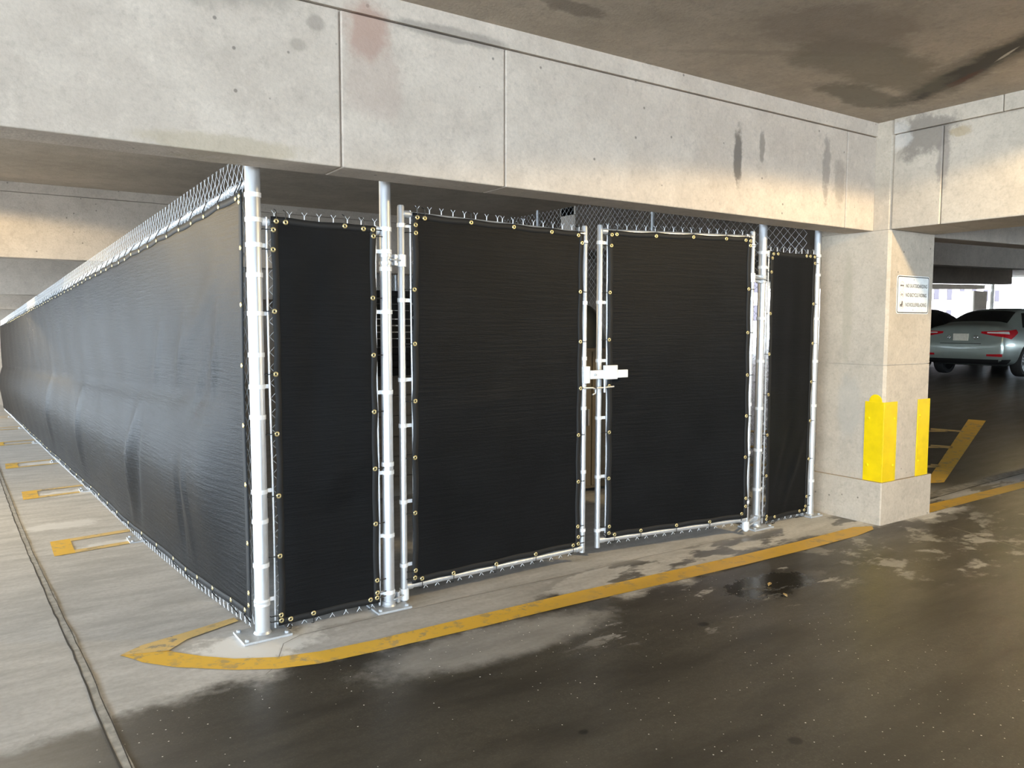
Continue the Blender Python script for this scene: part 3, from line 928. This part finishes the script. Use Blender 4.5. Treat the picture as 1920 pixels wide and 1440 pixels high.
# ------------------------------------------------------------------ privacy screens
def screen(lf, quad, groms, label, off=.018, amp=.004, seed=0, folds=()):
    """fabric sheet with hems, brass grommets and ties. quad: (s,z) of tl, tr, br, bl in the leaf's plane"""
    rnd = random.Random(seed)
    tl, tr, br, bl = quad
    NU, NV = 28, 64
    ph = [rnd.uniform(0, 6.3) for _ in range(8)]
    tops = [g for g in groms if g[1] > (tl[1] + tr[1]) / 2 - .06]
    bots = [g for g in groms if g[1] < (bl[1] + br[1]) / 2 + .06]
    def sag(val, pts, idx):
        if not pts: return 0
        dmin = min(abs(p[idx] - val) for p in pts)
        return min(dmin, .12) / .12
    lefts = [g for g in groms if g[0] < (tl[0] + bl[0]) / 2 + .06]
    rights = [g for g in groms if g[0] > (tr[0] + br[0]) / 2 - .06]
    def pt(u, v, o=0.0):
        sT, zT = tl[0] + (tr[0] - tl[0]) * u, tl[1] + (tr[1] - tl[1]) * u
        sB, zB = bl[0] + (br[0] - bl[0]) * u, bl[1] + (br[1] - bl[1]) * u
        s, z = sB + (sT - sB) * v, zB + (zT - zB) * v
        z -= .006 * sag(s, tops, 0) * max(0, (v - .9) / .1)
        z += .006 * sag(s, bots, 0) * max(0, (.1 - v) / .1)
        s += .007 * sag(z, lefts, 1) * max(0, (.12 - u) / .12)
        s -= .007 * sag(z, rights, 1) * max(0, (u - .88) / .12)
        w = math.sin(PI * min(1, max(0, u))) ** .5 * math.sin(PI * min(1, max(0, v))) ** .5
        n = off + o + amp * w * (math.sin(5 * u + 3 * v + ph[0]) + .6 * math.sin(11 * v - 4 * u + ph[1]) + .4 * math.sin(17 * u + ph[2]))
        for (u0, v0, u1, v1, wd, am) in folds:
            dx, dy = u1 - u0, v1 - v0
            L2 = dx * dx + dy * dy
            t = ((u - u0) * dx + (v - v0) * dy) / L2
            dist = abs((u - u0) * dy - (v - v0) * dx) / math.sqrt(L2)
            n += am * math.exp(-(dist / wd) ** 2) * smooth01(1 - abs(2 * t - 1)) 
        return lf.P(s, z, n)
    rt_ = lf.P(bl[0], 0, off)
    sc = tag(root('privacy_screen', (rt_.x, rt_.y, bl[1])), label, 'privacy screen')
    MB().grid([[pt(i / NU, j / NV) for i in range(NU + 1)] for j in range(NV + 1)]).build('fabric', M_FABRIC, sc, smooth='all', solid=.0016)
    W_ = abs(tr[0] - tl[0]); H_ = tl[1] - bl[1]
    hu, hv = .035 / W_, .035 / H_
    for a, b, c, d_ in ((0, hu, 0, 1), (1 - hu, 1, 0, 1), (0, 1, 0, hv), (0, 1, 1 - hv, 1)):
        nu, nv = (2, NV) if b - a < .5 else (NU, 2)
        MB().grid([[pt(a + (b - a) * i / nu, c + (d_ - c) * j / nv, .0018) for i in range(nu + 1)] for j in range(nv + 1)]).build('hem', M_HEM, sc, smooth='all', solid=.001)
    q = lf.n.to_track_quat('Z', 'Y').to_euler()
    ties = MB()
    for s, z in groms:
        inst(ME_GROM, 'grommet', sc, lf.P(s, z, off + .003 + amp * .3), q)
        # tie leaves the grommet toward the nearest edge
        e = [(abs(s - (tl[0] + bl[0]) / 2), (-1, 0)), (abs(s - (tr[0] + br[0]) / 2), (1, 0)), (abs(z - (tl[1] + tr[1]) / 2), (0, 1)), (abs(z - (bl[1] + br[1]) / 2), (0, -1))]
        ds, dz = min(e)[1]
        ln = .05
        ties.tube([lf.P(s, z, off - .002), lf.P(s + ds * .012, z + dz * .012, off + .007), lf.P(s + ds * ln, z + dz * ln, off + .004), lf.P(s + ds * (ln + .012), z + dz * (ln + .012), -.012)], .0024, 5)
    o = ties.build('zip_tie', M_TIE, sc)
    o['kind'] = 'stuff'
    return sc
F0 = Leaf((0, 0), (1, 0))
F4 = Leaf((3.77, 0), (4.44, 0))
P1G = [(0.104, 2.056), (0.15, 2.054), (0.456, 2.058), (0.558, 2.051), (0.61, 2.05), (0.613, 2.017), (0.089, 2.014), (0.086, 1.918), (0.086, 1.618), (0.606, 1.694), (0.606, 1.393), (0.086, 1.309), (0.086, 1.012), (0.088, 0.7), (0.088, 0.394), (0.088, 0.09), (0.089, 0.042), (0.136, 0.04), (0.256, 0.045), (0.572, 0.052), (0.611, 0.056), (0.613, 0.103), (0.612, 0.172), (0.607, 0.484), (0.607, 0.784), (0.606, 1.091)]
GG1 = [(0.101, 2.137), (0.147, 2.136), (0.09, 2.096), (0.091, 2.053), (0.447, 2.136), (0.08, 1.746), (0.746, 2.133), (1.03, 2.124), (1.243, 2.118), (1.274, 2.072), (1.262, 1.765), (1.266, 1.449), (1.271, 1.15), (1.256, 0.849), (1.258, 0.546), (1.256, 0.252), (1.262, 0.182), (1.262, 0.137), (1.219, 0.133), (0.917, 0.127), (0.08, 1.449), (0.08, 1.133), (0.076, 0.818), (0.074, 0.506), (0.074, 0.178), (0.07, 0.137), (0.115, 0.124), (0.321, 0.117), (0.62, 0.117)]
GG2 = [(1.212, 2.146), (1.174, 2.15), (0.861, 2.154), (1.214, 2.075), (1.222, 1.768), (1.224, 1.458), (1.22, 1.15), (1.216, 0.84), (1.216, 0.528), (1.207, 0.199), (1.21, 0.154), (1.165, 0.139), (0.952, 0.143), (0.651, 0.147), (0.359, 0.141), (0.263, 2.165), (0.087, 2.163), (0.043, 2.16), (0.044, 2.127), (0.05, 1.816), (0.05, 1.502), (0.044, 1.194), (0.044, 0.894), (0.045, 0.59), (0.03, 0.282), (0.03, 0.222), (0.065, 0.17), (0.55, 2.163)]
P4G = [(0.102, 2.095), (0.155, 2.098), (0.091, 2.063), (0.083, 1.958), (0.083, 1.645), (0.08, 1.337), (0.084, 1.026), (0.084, 0.714), (0.084, 0.397), (0.103, 0.076), (0.098, 0.035), (0.199, 0.042), (0.509, 0.047), (0.571, 0.047), (0.585, 0.095), (0.595, 0.173), (0.61, 0.479), (0.612, 0.789), (0.613, 1.105), (0.615, 1.412), (0.61, 1.726), (0.615, 2.047), (0.61, 2.097), (0.554, 2.1), (0.506, 2.1)]
screen(F0, ((.077, 2.080), (.630, 2.070), (.628, .046), (.074, .036)), [(a, b + .02 if b < .06 else b) for a, b in P1G], 'narrow black fabric screen left of the gates, between corner post and gate post', seed=1,
       folds=[(.25, .32, 1.0, .40, .02, .005), (.3, .25, 1.0, .31, .015, -.004)])
screen(G1, ((.072, 2.162), (1.290, 2.144), (1.276, .116), (.052, .104)), GG1, 'wide black fabric screen on the left gate, tied at brass grommets', seed=2, amp=.005,
       folds=[(.0, .45, .8, .52, .02, .004)])
screen(G2, ((.030, 2.190), (1.240, 2.175), (1.231, .122), (.010, .132)), GG2, 'black fabric screen on the right gate, behind the white latch bar', seed=3, amp=.005)
screen(F4, ((.070, 2.116), (.632, 2.118), (.612, .042), (.086, .036)), [(a, b + .018 if b < .06 else b) for a, b in P4G], 'narrow black fabric screen beside the concrete column', seed=4,
       folds=[(.3, .0, .95, .35, .03, .012), (.1, .05, .7, .45, .03, -.006)])

# ------------------------------------------------------------------ long side fence
KS = .045
SD = Vector((-KS, 1, 0)).normalized()
SN = Vector((-1, -KS, 0)).normalized()
def sp(y, o=0.0, z=0.0):
    return Vector((-KS * y, y, z)) + SN * o
rail_z = lambda y: 2.243 - .0365 * y
SEND = 18.9
for i, y in enumerate((2.934, 5.617, 8.345, 10.967, 13.767, 16.6)):
    p = sp(y, -.035)
    post(p.x, p.y, .030, rail_z(y) - .03, ('first', 'second', 'third', 'fourth', 'fifth', 'sixth')[i] + ' line post from the corner post, behind the long black screen, its base plate showing',
         plate=(.13, .10), name='fence_post', group='line posts of the long screened fence')
sf = tag(root('chain_link_fence', (0, 0, 0)), 'long chain link fence with top rail, its wire tips above the long screen', 'fence')
MB().tube([sp(y, 0.0, rail_z(y)) for y in np.linspace(.034, SEND, 40)], .021, 12).build('top_rail', M_STEEL, sf, smooth=True)
chain_link(sp(.05, .022)[:2], sp(SEND, .022)[:2], lambda x, y: gz(x, y) + .045, lambda x, y: rail_z(y) + .115 - .002 * y, sf, stem=.15)

wt = MB()
for k in range(46):
    y = .3 + k * .405
    wt.lathe([(.0215, -.003), (.0265, -.003), (.0265, .003), (.0215, .003)], sp(y, .002, rail_z(y)), SD, 10)
o = wt.build('rail_tie_wire', M_WIRE, sf); o['kind'] = 'stuff'
for z in ():
    pass

def side_screen():
    sc = tag(root('privacy_screen', tuple(sp(.05, .03, 0))), 'long black fabric screen running away along the left side of the enclosure', 'privacy screen')
    ss = [.038 + 18.7 * (i / 260) ** 1.35 for i in range(261)]
    NV = 40
    rnd = random.Random(5)
    folds = [(1.0, .95, .62, 1.45, .03, -.014), (1.25, .1, 1.15, .75, .035, -.020), (1.05, .1, 1.0, .8, .03, .016), (2.9, -.05, 2.4, 1.0, .07, .03), (2.65, .0, 2.2, .9, .05, -.02),
             (.35, 1.9, 1.6, 1.2, .06, .010), (.25, 1.5, 1.5, .9, .05, .008), (.7, 1.0, .45, 1.7, .04, .012), (1.5, 1.1, 1.1, 1.7, .05, .010), (2.1, 1.1, 1.75, 1.65, .05, .010),
             (5.5, 0, 5.2, 1.0, .12, .03), (8.3, -.1, 8.0, 1.0, .15, .03)]
    def pt(y, v, o=0.0):
        zt = rail_z(y) - .035
        zb = gz(0, y) + (.092 if y > .3 else .077 + .05 * y)
        # corners sag a little between ties
        zt -= .010 * abs(math.sin(y * 7.0))
        z = zb + (zt - zb) * v
        zs = 1.15 - .034 * y                       # seam height
        n = .044
        if z > zs:
            n += .004 * math.sin(PI * (z - zs) / max(.1, zt - zs)) - .004
        else:
            t = (zs - z) / max(.1, zs - zb)
            n += .006 + .075 * (1 - (1 - min(1, t / .45)) ** 2) * (1 - smooth01((t - .35) / .65) * .93)
        n = .042 + (n - .042) * smooth01((y - .03) / .7)
        n += .004 * math.sin(2.3 * y + 1.3 * z) + .003 * math.sin(6 * y - 4 * z)
        for (y0, z0, y1, z1, w, am) in folds:
            dx, dy = y1 - y0, z1 - z0
            L2 = dx * dx + dy * dy
            t = ((y - y0) * dx + (z - z0) * dy) / L2
            dist = abs((y - y0) * dy - (z - z0) * dx) / math.sqrt(L2)
            if -.2 < t < 1.2:
                n += am * math.exp(-(dist / w) ** 2) * smooth01(1.2 - abs(2 * t - 1))
        return sp(y, n + o, z)
    MB().grid([[pt(y, j / NV) for y in ss] for j in range(NV + 1)]).build('fabric', M_FABRIC, sc, smooth='all', solid=.0016)
    MB().grid([[pt(.045 + .045 * i / 2, j / NV, .002) for i in range(3)] for j in range(NV + 1)]).build('hem', M_HEM, sc, smooth='all', solid=.001)
    MB().grid([[pt(y, 1 - .018 + .018 * j / 2, .002) for y in ss] for j in range(3)]).build('hem', M_HEM, sc, smooth='all', solid=.001)
    MB().grid([[pt(y, .018 * j / 2, .002) for y in ss] for j in range(3)]).build('hem', M_HEM, sc, smooth='all', solid=.001)
    q = SN.to_track_quat('Z', 'Y').to_euler()
    ties = MB()
    yy = [.07, .13] + [.42 + .283 * i for i in range(56)]
    for y in yy:
        p = pt(y, .988, .004)
        inst(ME_GROM, 'grommet', sc, p, q)
        ties.tube([p, p + SN * .006 + Vector((0, 0, .02)), sp(y, .024, rail_z(y) + .01), sp(y, .0, rail_z(y) + .024)], .0028, 5)
    for v, y in [(.975, .075), (.87, .062), (.74, .062), (.60, .062), (.46, .062), (.32, .062), (.18, .062), (.06, .062), (.03, .065)]:
        inst(ME_GROM, 'grommet', sc, pt(y, v, .004), q)
    for y in [.12, .33, .66, .99, 1.25] + [1.6 + .5 * i for i in range(24)]:
        p = pt(y, .012, .004)
        inst(ME_GROM, 'grommet', sc, p, q)
        ties.tube([p, p + SN * .006 - Vector((0, 0, .02)), sp(y, .022, gz(0, y) + .035)], .0028, 5)
    o = ties.build('zip_tie', M_TIE, sc); o['kind'] = 'stuff'
side_screen()

# chain link fence on the far right side of the enclosure
rf = tag(root('chain_link_fence', (4.45, .1, 0)), 'bare chain link fence inside the enclosure, seen above the gates', 'fence')
chain_link((4.45, .1), (4.45, 10.5), lambda x, y: .04, lambda x, y: 2.9, rf, foot=False, tips=False)
for i, y in enumerate((1.93, 3.91, 5.9, 7.9)):
    post(4.50, y, .021, 2.95, ('first', 'second', 'third', 'fourth')[i] + ' thin post of the bare fence, counted from the column, seen above the right gate' if i < 2 else ('third', 'fourth')[i - 2] + ' thin post of the bare fence, deep inside the enclosure', plate=(.07, .07), group='thin posts of the bare fence inside')

# ------------------------------------------------------------------ stored things glimpsed through the gate gaps
M_BLOCK = concrete('beige_block', (.42, .37, .30), (.33, .29, .23), pores=False)
M_CRATE = plain('black_crate_plastic', (.012, .012, .012), .5)
M_TAN = plain('tan_cabinet_paint', (.20, .165, .11), .5, 0, None, .1)
M_TARP = plain('dark_green_tarp', (.02, .025, .018), .6)
def block(x, y, z, label):
    b = MB().box((x, y, z), (x + 1.0, y + .30, z + .195))
    return tag(b.build('concrete_block', M_BLOCK, base=(x, y, z), bevel=.012), label, 'block', 'beige blocks stacked behind the left gate')
for row, nm in enumerate(('bottom', 'second from bottom', 'third from bottom', 'third from top', 'second from top', 'topmost')):
    block(1.78 + (.04 if row % 2 else 0), 2.95 + .012 * (row % 3), gz(2.2, 3.0) + row * .1965 + .001, nm + ' beige block of the stack seen through the gap beside the left gate')
for k in range(3):
    x = 1.78 + (.03 if k % 2 else 0)
    z = gz(2.2, 3.0) + 6 * .1965 + .004 + k * .272
    cr = tag(root('crate', (x, 2.9, z)), ('black plastic crate resting directly on the beige blocks', 'black plastic crate in the middle of its stack on the beige blocks', 'topmost black plastic crate above the beige blocks')[k], 'crate', 'black crates on the beige blocks')
    MB().box((x, 2.9, z), (x + 1.1, 3.25, z + .02)).build('bottom', M_CRATE, cr)
    for a, b in (((x, 2.9), (x + 1.1, 2.92)), ((x, 3.23), (x + 1.1, 3.25)), ((x, 2.92), (x + .02, 3.23)), ((x + 1.08, 2.92), (x + 1.1, 3.23))):
        for s in range(4):
            MB().box((a[0], a[1], z + .02 + s * .063), (b[0], b[1], z + .02 + s * .063 + .05)).build('slat', M_CRATE, cr)
    for cx in (x + .02, x + .5, x + 1.05):
        MB().box((cx, 2.921, z + .02), (cx + .03, 2.935, z + .268)).build('stile', M_CRATE, cr)

cb = tag(root('cabinet', (3.3, 1.7, gz(3.4, 1.9))), 'tan metal cabinet glimpsed through the gap between the two gates', 'cabinet')
zc0 = gz(3.4, 1.9)
MB().box((3.1, 1.7, zc0 + .05), (3.95, 2.3, zc0 + 1.36)).build('body', M_TAN, cb, bevel=.01)
for a in (3.11, 3.53):
    dr = MB().box((a, 1.684, zc0 + .08), (a + .41, 1.699, zc0 + 1.33)).build('door', M_TAN, cb, bevel=.004)
    hx = a + (.36 if a < 3.3 else .05)
    MB().box((hx - .008, 1.66, zc0 + .65), (hx + .008, 1.684, zc0 + .80)).build('handle', M_PLATE, dr)
for dx in (3.13, 3.87):
    for dy in (1.73, 2.22):
        MB().box((dx, dy, zc0), (dx + .05, dy + .05, zc0 + .05)).build('foot', M_CRATE, cb)
tm = MB()
P = []
for i in range(25):
    a = 2 * PI * i / 24
    row = []
    for j in range(9):
        t = j / 8
        rr = math.cos(t * PI / 2) ** .6
        wob = 1 + .06 * math.sin(5 * a + 3 * t)
        row.append((3.52 + .38 * rr * wob * math.cos(a), 2.0 + .27 * rr * wob * math.sin(a), zc0 + 1.362 + .42 * math.sin(t * PI / 2)))
    P.append(row)
tag(tm.grid(P).build('tarp_bundle', M_TARP, smooth='all', base=(3.52, 2.0, zc0 + 1.362)), 'dark green rounded bundle lying on top of the tan cabinet', 'bundle')

# ------------------------------------------------------------------ cars
def car_body():
    # x, zb, zs, wm, wb, zr, wr
    T = [(0.00, .44, .64, .70, .70, .68, .50), (.05, .33, .80, .84, .80, .86, .60), (.10, .27, .97, .88, .80, 1.06, .66), (.30, .24, 1.00, .905, .82, 1.115, .70),
         (.62, .22, 1.00, .91, .82, 1.13, .68), (1.22, .20, .99, .91, .82, 1.40, .56), (1.65, .20, .98, .91, .82, 1.47, .56), (2.3, .20, .96, .91, .82, 1.475, .57),
         (2.85, .20, .95, .91, .82, 1.36, .58), (3.45, .20, .94, .91, .81, 1.02, .70), (3.9, .21, .86, .90, .78, .93, .68), (4.3, .24, .72, .86, .74, .80, .62), (4.48, .30, .56, .74, .68, .60, .5), (4.53, .36, .48, .6, .56, .5, .4)]
    V, F = [], []
    for (x, zb, zs, wm, wb, zr, wr) in T:
        half = [(0, zb), (wm * .55, zb), (wm * .9, zb + .03), (wm, zb + .2 * (zs - zb) + .04), (wm * 1.0, zb + .62 * (zs - zb)), (wb + .03, zs - .05), (wb, zs), (wr + (wb - wr) * .12, zr - .06 if zr - zs > .1 else zr - .02), (wr * .82, zr), (0, zr + .012)]
        ring = [(y, z) for y, z in half] + [(-y, z) for y, z in reversed(half[1:-1])]
        V.append([(x, y, z) for y, z in ring])
    m = MB()
    n = len(V[0])
    for r in V:
        m.v += r
    for i in range(len(V) - 1):
        for k in range(n):
            q = (k + 1) % n
            m.f.append((i * n + k, i * n + q, (i + 1) * n + q, (i + 1) * n + k))
    m.f.append(tuple(range(n))); m.f.append(tuple((len(V) - 1) * n + k for k in reversed(range(n))))
    return m

def paint(name, c, rough=.28):
    n = NT(name)
    n.b.inputs['Coat Weight'].default_value = .7
    n.b.inputs['Coat Roughness'].default_value = .06
    col = n.mix(n.ramp(n.noise(4, 4), .3, .7), c, tuple(q * .9 for q in c))
    return n.out(col, rough, .45)
M_CARGREEN = paint('grey_green_car_paint', (.34, .39, .35))
M_CARBLACK = paint('black_car_paint', (.008, .008, .009))
M_GLASS = plain('dark_car_glass', (.006, .007, .008), .08, 0, .6)
M_TYRE = plain('tyre_rubber', (.012, .012, .012), .8)
M_RIM = plain('silver_wheel_rim', (.78, .79, .80), .3, .6)
M_TAIL = plain('red_tail_lamp', (.45, .012, .02), .15, 0, .6)
M_CLEAR = plain('clear_lamp_lens', (.8, .76, .74), .12, .2)
M_PLASTIC = plain('black_bumper_plastic', (.01, .01, .01), .6)
M_NPLATE = plain('number_plate_white', (.70, .67, .56), .5)
M_CHROME = plain('chrome_badge', (.75, .75, .74), .15, .9)

def make_car(origin, mat, label):
    ox, oy, oz = origin
    base = root('car', origin)
    tag(base, label, 'car')
    raw = car_body().build('raw', mat)
    md = raw.modifiers.new('s', 'SUBSURF'); md.levels = 2; md.render_levels = 2
    cutters = []
    for wx in (.98, 3.62):
        for s in (-1, 1):
            c = MB().lathe([(0, -.30), (.355, -.30), (.355, .30), (0, .30)], (wx, s * .82, .34), (0, 1, 0), 40).build('cut', mat)
            cutters.append(c)
            b = raw.modifiers.new('b', 'BOOLEAN'); b.operation = 'DIFFERENCE'; b.object = c; b.solver = 'EXACT'
    bpy.context.view_layer.update()
    dg = bpy.context.evaluated_depsgraph_get()
    ev = raw.evaluated_get(dg)
    me = bpy.data.meshes.new_from_object(ev)
    for c in cutters:
        bpy.data.objects.remove(c)
    bpy.data.objects.remove(raw)
    bm = bmesh.new(); bm.from_mesh(me)
    tree = BVHTree.FromBMesh(bm)
    bm.free()
    me.polygons.foreach_set('use_smooth', [True] * len(me.polygons))
    me.set_sharp_from_angle(angle=math.radians(35))
    body = bpy.data.objects.new('body', me)
    COL.objects.link(body)
    body.parent = base
    ORG[body.name] = origin
    loc = Vector(origin)
    def patch(rays, off=.006):
        """grid of surface points found by casting rays at the body"""
        G = []
        for row in rays:
            R = []
            for o_, d_ in row:
                h = tree.ray_cast(Vector(o_), Vector(d_).normalized())
                if h[0] is None:
                    h = (Vector(o_) + Vector(d_).normalized() * 1.0, -Vector(d_).normalized())
                nn = h[1] if h[1].dot(Vector(d_)) < 0 else -h[1]
                R.append(tuple(h[0] + nn * off + loc))
            G.append(R)
        return MB().grid(G)
    lerp = lambda a, b, t: a + (b - a) * t
    def quadrays(c00, c10, c11, c01, d, nu=10, nv=6):
        """bilinear patch of ray starts"""
        return [[([lerp(lerp(c00[k], c10[k], i / nu), lerp(c01[k], c11[k], i / nu), j / nv) for k in range(3)], d) for i in range(nu + 1)] for j in range(nv + 1)]
    # glass
    patch(quadrays((.66, -.62, 3), (.66, .62, 3), (1.30, .50, 3), (1.30, -.50, 3), (0, 0, -1))).build('rear_window', M_GLASS, base, smooth='all', fix=False)
    patch(quadrays((3.38, -.66, 3), (3.38, .66, 3), (2.78, .52, 3), (2.78, -.52, 3), (0, 0, -1))).build('windscreen', M_GLASS, base, smooth='all', fix=False)
    for s in (-1, 1):
        patch(quadrays((.98, s * 3, 1.04), (2.02, s * 3, 1.02), (1.98, s * 3, 1.37), (1.38, s * 3, 1.35), (0, -s, 0))).build('side_window', M_GLASS, base, smooth='all', fix=False)
        patch(quadrays((2.08, s * 3, 1.02), (3.18, s * 3, 1.0), (2.75, s * 3, 1.29), (2.05, s * 3, 1.37), (0, -s, 0))).build('side_window', M_GLASS, base, smooth='all', fix=False)
        # tail lamp wraps round the rear corner
        def ang(a0, a1, z0a, z1a, z0b, z1b, nu=12, nv=5):
            rows = []
            for j in range(nv + 1):
                row = []
                for i in range(nu + 1):
                    a = lerp(a0, a1, i / nu)
                    z = lerp(lerp(z0a, z1a, j / nv), lerp(z0b, z1b, j / nv), i / nu)
                    dx, dy = -math.cos(a), s * math.sin(a)
                    row.append(((.75 + dx * 3, dy * 3, z), (-dx, -dy, 0)))
                rows.append(row)
            return rows
        tl_ = patch(ang(math.radians(30), math.radians(62), .92, .96, .80, .98)).build('tail_lamp', M_TAIL, base, smooth='all', fix=False)
        patch(ang(math.radians(62), math.radians(82), .80, .98, .93, 1.0), .006).build('lamp_wing', M_TAIL, tl_, smooth='all', fix=False)
        patch(ang(math.radians(37), math.radians(60), .925, .945, .90, .955), .010).build('lamp_lens', M_CLEAR, tl_, smooth='all', fix=False)
        patch(ang(math.radians(36), math.radians(50), .45, .49, .44, .50), .006).build('reflector', M_TAIL, base, smooth='all', fix=False)
        # door seams and sill
        patch(quadrays((1.35, s * 3, .26), (3.2, s * 3, .26), (3.2, s * 3, .32), (1.35, s * 3, .32), (0, -s, 0)), .008).build('sill', M_PLASTIC, base, smooth='all', fix=False)
        for xx, zz in ((2.05, .98), (3.1, .95), (1.35, .98)):
            patch(quadrays((xx, s * 3, .36), (xx + .012, s * 3, .36), (xx + .012, s * 3, zz), (xx, s * 3, zz), (0, -s, 0), 1, 8), .003).build('door_seam', M_PLASTIC, base, fix=False)
        for xx in (1.5, 2.3):
            patch(quadrays((xx, s * 3, .86), (xx + .2, s * 3, .86), (xx + .2, s * 3, .89), (xx, s * 3, .89), (0, -s, 0), 4, 2), .014).build('door_handle', mat, base, smooth='all', fix=False)
    # lower black valance, number plate recess, trunk seam
    rows = []
    for j in range(4):
        rows.append([((.75 - math.cos(a) * 3, math.sin(a) * 3, .285 + .10 * j / 3), (math.cos(a), -math.sin(a), 0)) for a in np.linspace(-1.12, 1.12, 22)])
    patch(rows, .010).build('lower_bumper', M_PLASTIC, base, smooth='all', fix=False)
    patch(quadrays((-2, -.42, .70), (-2, .42, .70), (-2, .42, .712), (-2, -.42, .712), (1, 0, 0), 8, 1), .003).build('boot_seam', M_PLASTIC, base, fix=False)
    px = tree.ray_cast(Vector((-2, 0, .84)), Vector((1, 0, 0)))[0].x - .03
    npl = MB().box((ox + px, oy - .155, oz + .765), (ox + px + .035, oy + .155, oz + .915)).build('number_plate', M_NPLATE, base, bevel=.004)
    for yy, w in ((-.30, .045), (.25, .035)):
        h = tree.ray_cast(Vector((-2, yy, .84)), Vector((1, 0, 0)))
        MB().lathe([(w * .45, 0), (w * .5, .008), (w, .008), (w * 1.05, 0)], h[0] + loc + Vector((-.004, 0, 0)), (-1, 0, 0), 20).build('badge', M_CHROME, base, smooth='all', fix=False)
    # wheels
    for wx in (.98, 3.62):
        for s in (-1, 1):
            c = Vector((ox + wx, oy + s * .80, oz + .322))
            ax = Vector((0, s, 0))
            w = MB().lathe([(.225, -.10), (.30, -.105), (.318, -.08), (.322, 0), (.318, .08), (.30, .105), (.225, .10)], c, ax, 36).build('wheel', M_TYRE, base, smooth=True)
            MB().lathe([(.226, -.08), (.226, .095), (.214, .098), (.205, .05), (.03, .045), (0, .05)], c, ax, 30).build('wheel_well', M_PLASTIC, w, smooth=True)
            MB().lathe([(.227, .085), (.227, .102), (.205, .100), (.205, .085)], c, ax, 36).build('rim', M_RIM, w, smooth=True)
            MB().lathe([(0, .098), (.03, .096), (.045, .085), (.045, .05)], c, ax, 16).build('hub_cap', M_RIM, w, smooth=True)
            for k in range(10):
                a = 2 * PI * (k // 2) / 5 + (.20 if k % 2 else -.20) + .3
                rd = Vector((math.cos(a), 0, math.sin(a)))
                MB().obox(c + rd * .125 + ax * .082, rd, rd.cross(ax), ax, .088, .0115, .010).build('spoke', M_RIM, w)
    return base
make_car((16.1, 4.6, gz(17.5, 4.6) - .005), M_CARGREEN, 'grey green sedan parked beyond the column, its red tail lamp and rear wheel showing')
make_car((16.6, 7.0, gz(18.5, 7.0) - .005), M_CARBLACK, 'black car mostly hidden between the column and the grey green sedan')

# ------------------------------------------------------------------ outside
M_FACADE = plain('pale_brick_facade', (.62, .50, .46), .9, vary=.25, scale=3)
M_WIN = plain('facade_window_glass', (.045, .038, .042), .95, 0, .0)
bd = tag(root('building', (55, 62, 0)), 'pale brick building outside the bright far opening', 'building')
MB().box((30, 62, -2), (150, 66, 16)).build('wall', M_FACADE, bd)
for k in range(26):
    for f in range(3):
        x = 44 + k * 4.0
        z = 2.2 + f * 3.6
        w = MB().box((x, 61.9, z), (x + 1.5, 61.99, z + 2.0)).build('window', M_WIN, bd)
        MB().box((x - .1, 61.8, z - .15), (x + 1.6, 61.9, z)).build('sill', M_BEAM, w)
pole = tag(MB().tube([(50.9, 19.9, 1.7), (50.9, 19.9, 4.2)], .12, 12).build('downpipe', M_WHITE, smooth=True, base=(50.9, 19.9, 1.7)), 'white pipe standing beside the far column in the bright opening', 'pipe')

# leaf scraps on the wet deck
M_LEAF = plain('dry_leaf', (.55, .38, .16), .7, vary=.3, scale=80)
for lx, ly, a, sz, lab in ((2.74, -.93, .4, .022, 'dry tan leaf scrap lying in the dark oil stain'), (2.66, -1.10, 1.3, .018, 'dry tan leaf scrap on the wet deck, in front of the oil stain')):
    ca, sa = math.cos(a), math.sin(a)
    rows = []
    for i in range(7):
        t = i / 6
        w = sz * .55 * math.sin(PI * (.06 + .9 * t)) 
        row = []
        for k in (-1, -.5, 0, .5, 1):
            u, v = (t - .5) * 2 * sz, k * w
            row.append((lx + u * ca - v * sa, ly + u * sa + v * ca, .0025 + .008 * abs(k) + .004 * t))
        rows.append(row)
    tag(MB().grid(rows).build('leaf', M_LEAF, smooth='all', base=(lx, ly, 0), solid=.0008), lab, 'leaf', 'leaf scraps on the deck')

# parapets of the open deck sides, and walls that hold back daylight
wl = tag(root('wall_left', (-14, 8, -1)), 'low concrete parapet of the deck', kind='structure')
MB().box((-14.2, -20, -2), (-14, 40, .35)).build('panel', M_BEAM2, wl)
wf = tag(root('wall_front', (16, -20, -1)), 'unseen concrete wall behind the viewer, added to cut daylight, with an open bay at its left', kind='structure')
MB().box((-14, -20.2, -1), (2, -20, .6)).build('panel', M_BEAM2, wf)
MB().box((2, -20.2, -1), (66, -20, 3.2)).build('panel', M_BEAM2, wf)  # unseen closed stretch, added to cut the daylight from behind the viewer
wb = tag(root('wall_back', (8, 21, -1)), 'concrete end wall beyond the long fence', kind='structure')
MB().box((-6.6, 21, -2), (26, 21.2, 3.6)).build('panel', M_BEAM2, wb)
MB().box((-14, 21, -2), (-6.6, 21.2, .4)).build('parapet', M_BEAM2, wb)
wr = tag(root('wall_right', (56, 0, 0)), 'concrete wall at the far right end of the deck', kind='structure')
MB().box((63, -20, 0), (63.2, 22, 7)).build('panel', M_BEAM2, wr)  # unseen; carried back to keep daylight off the far column
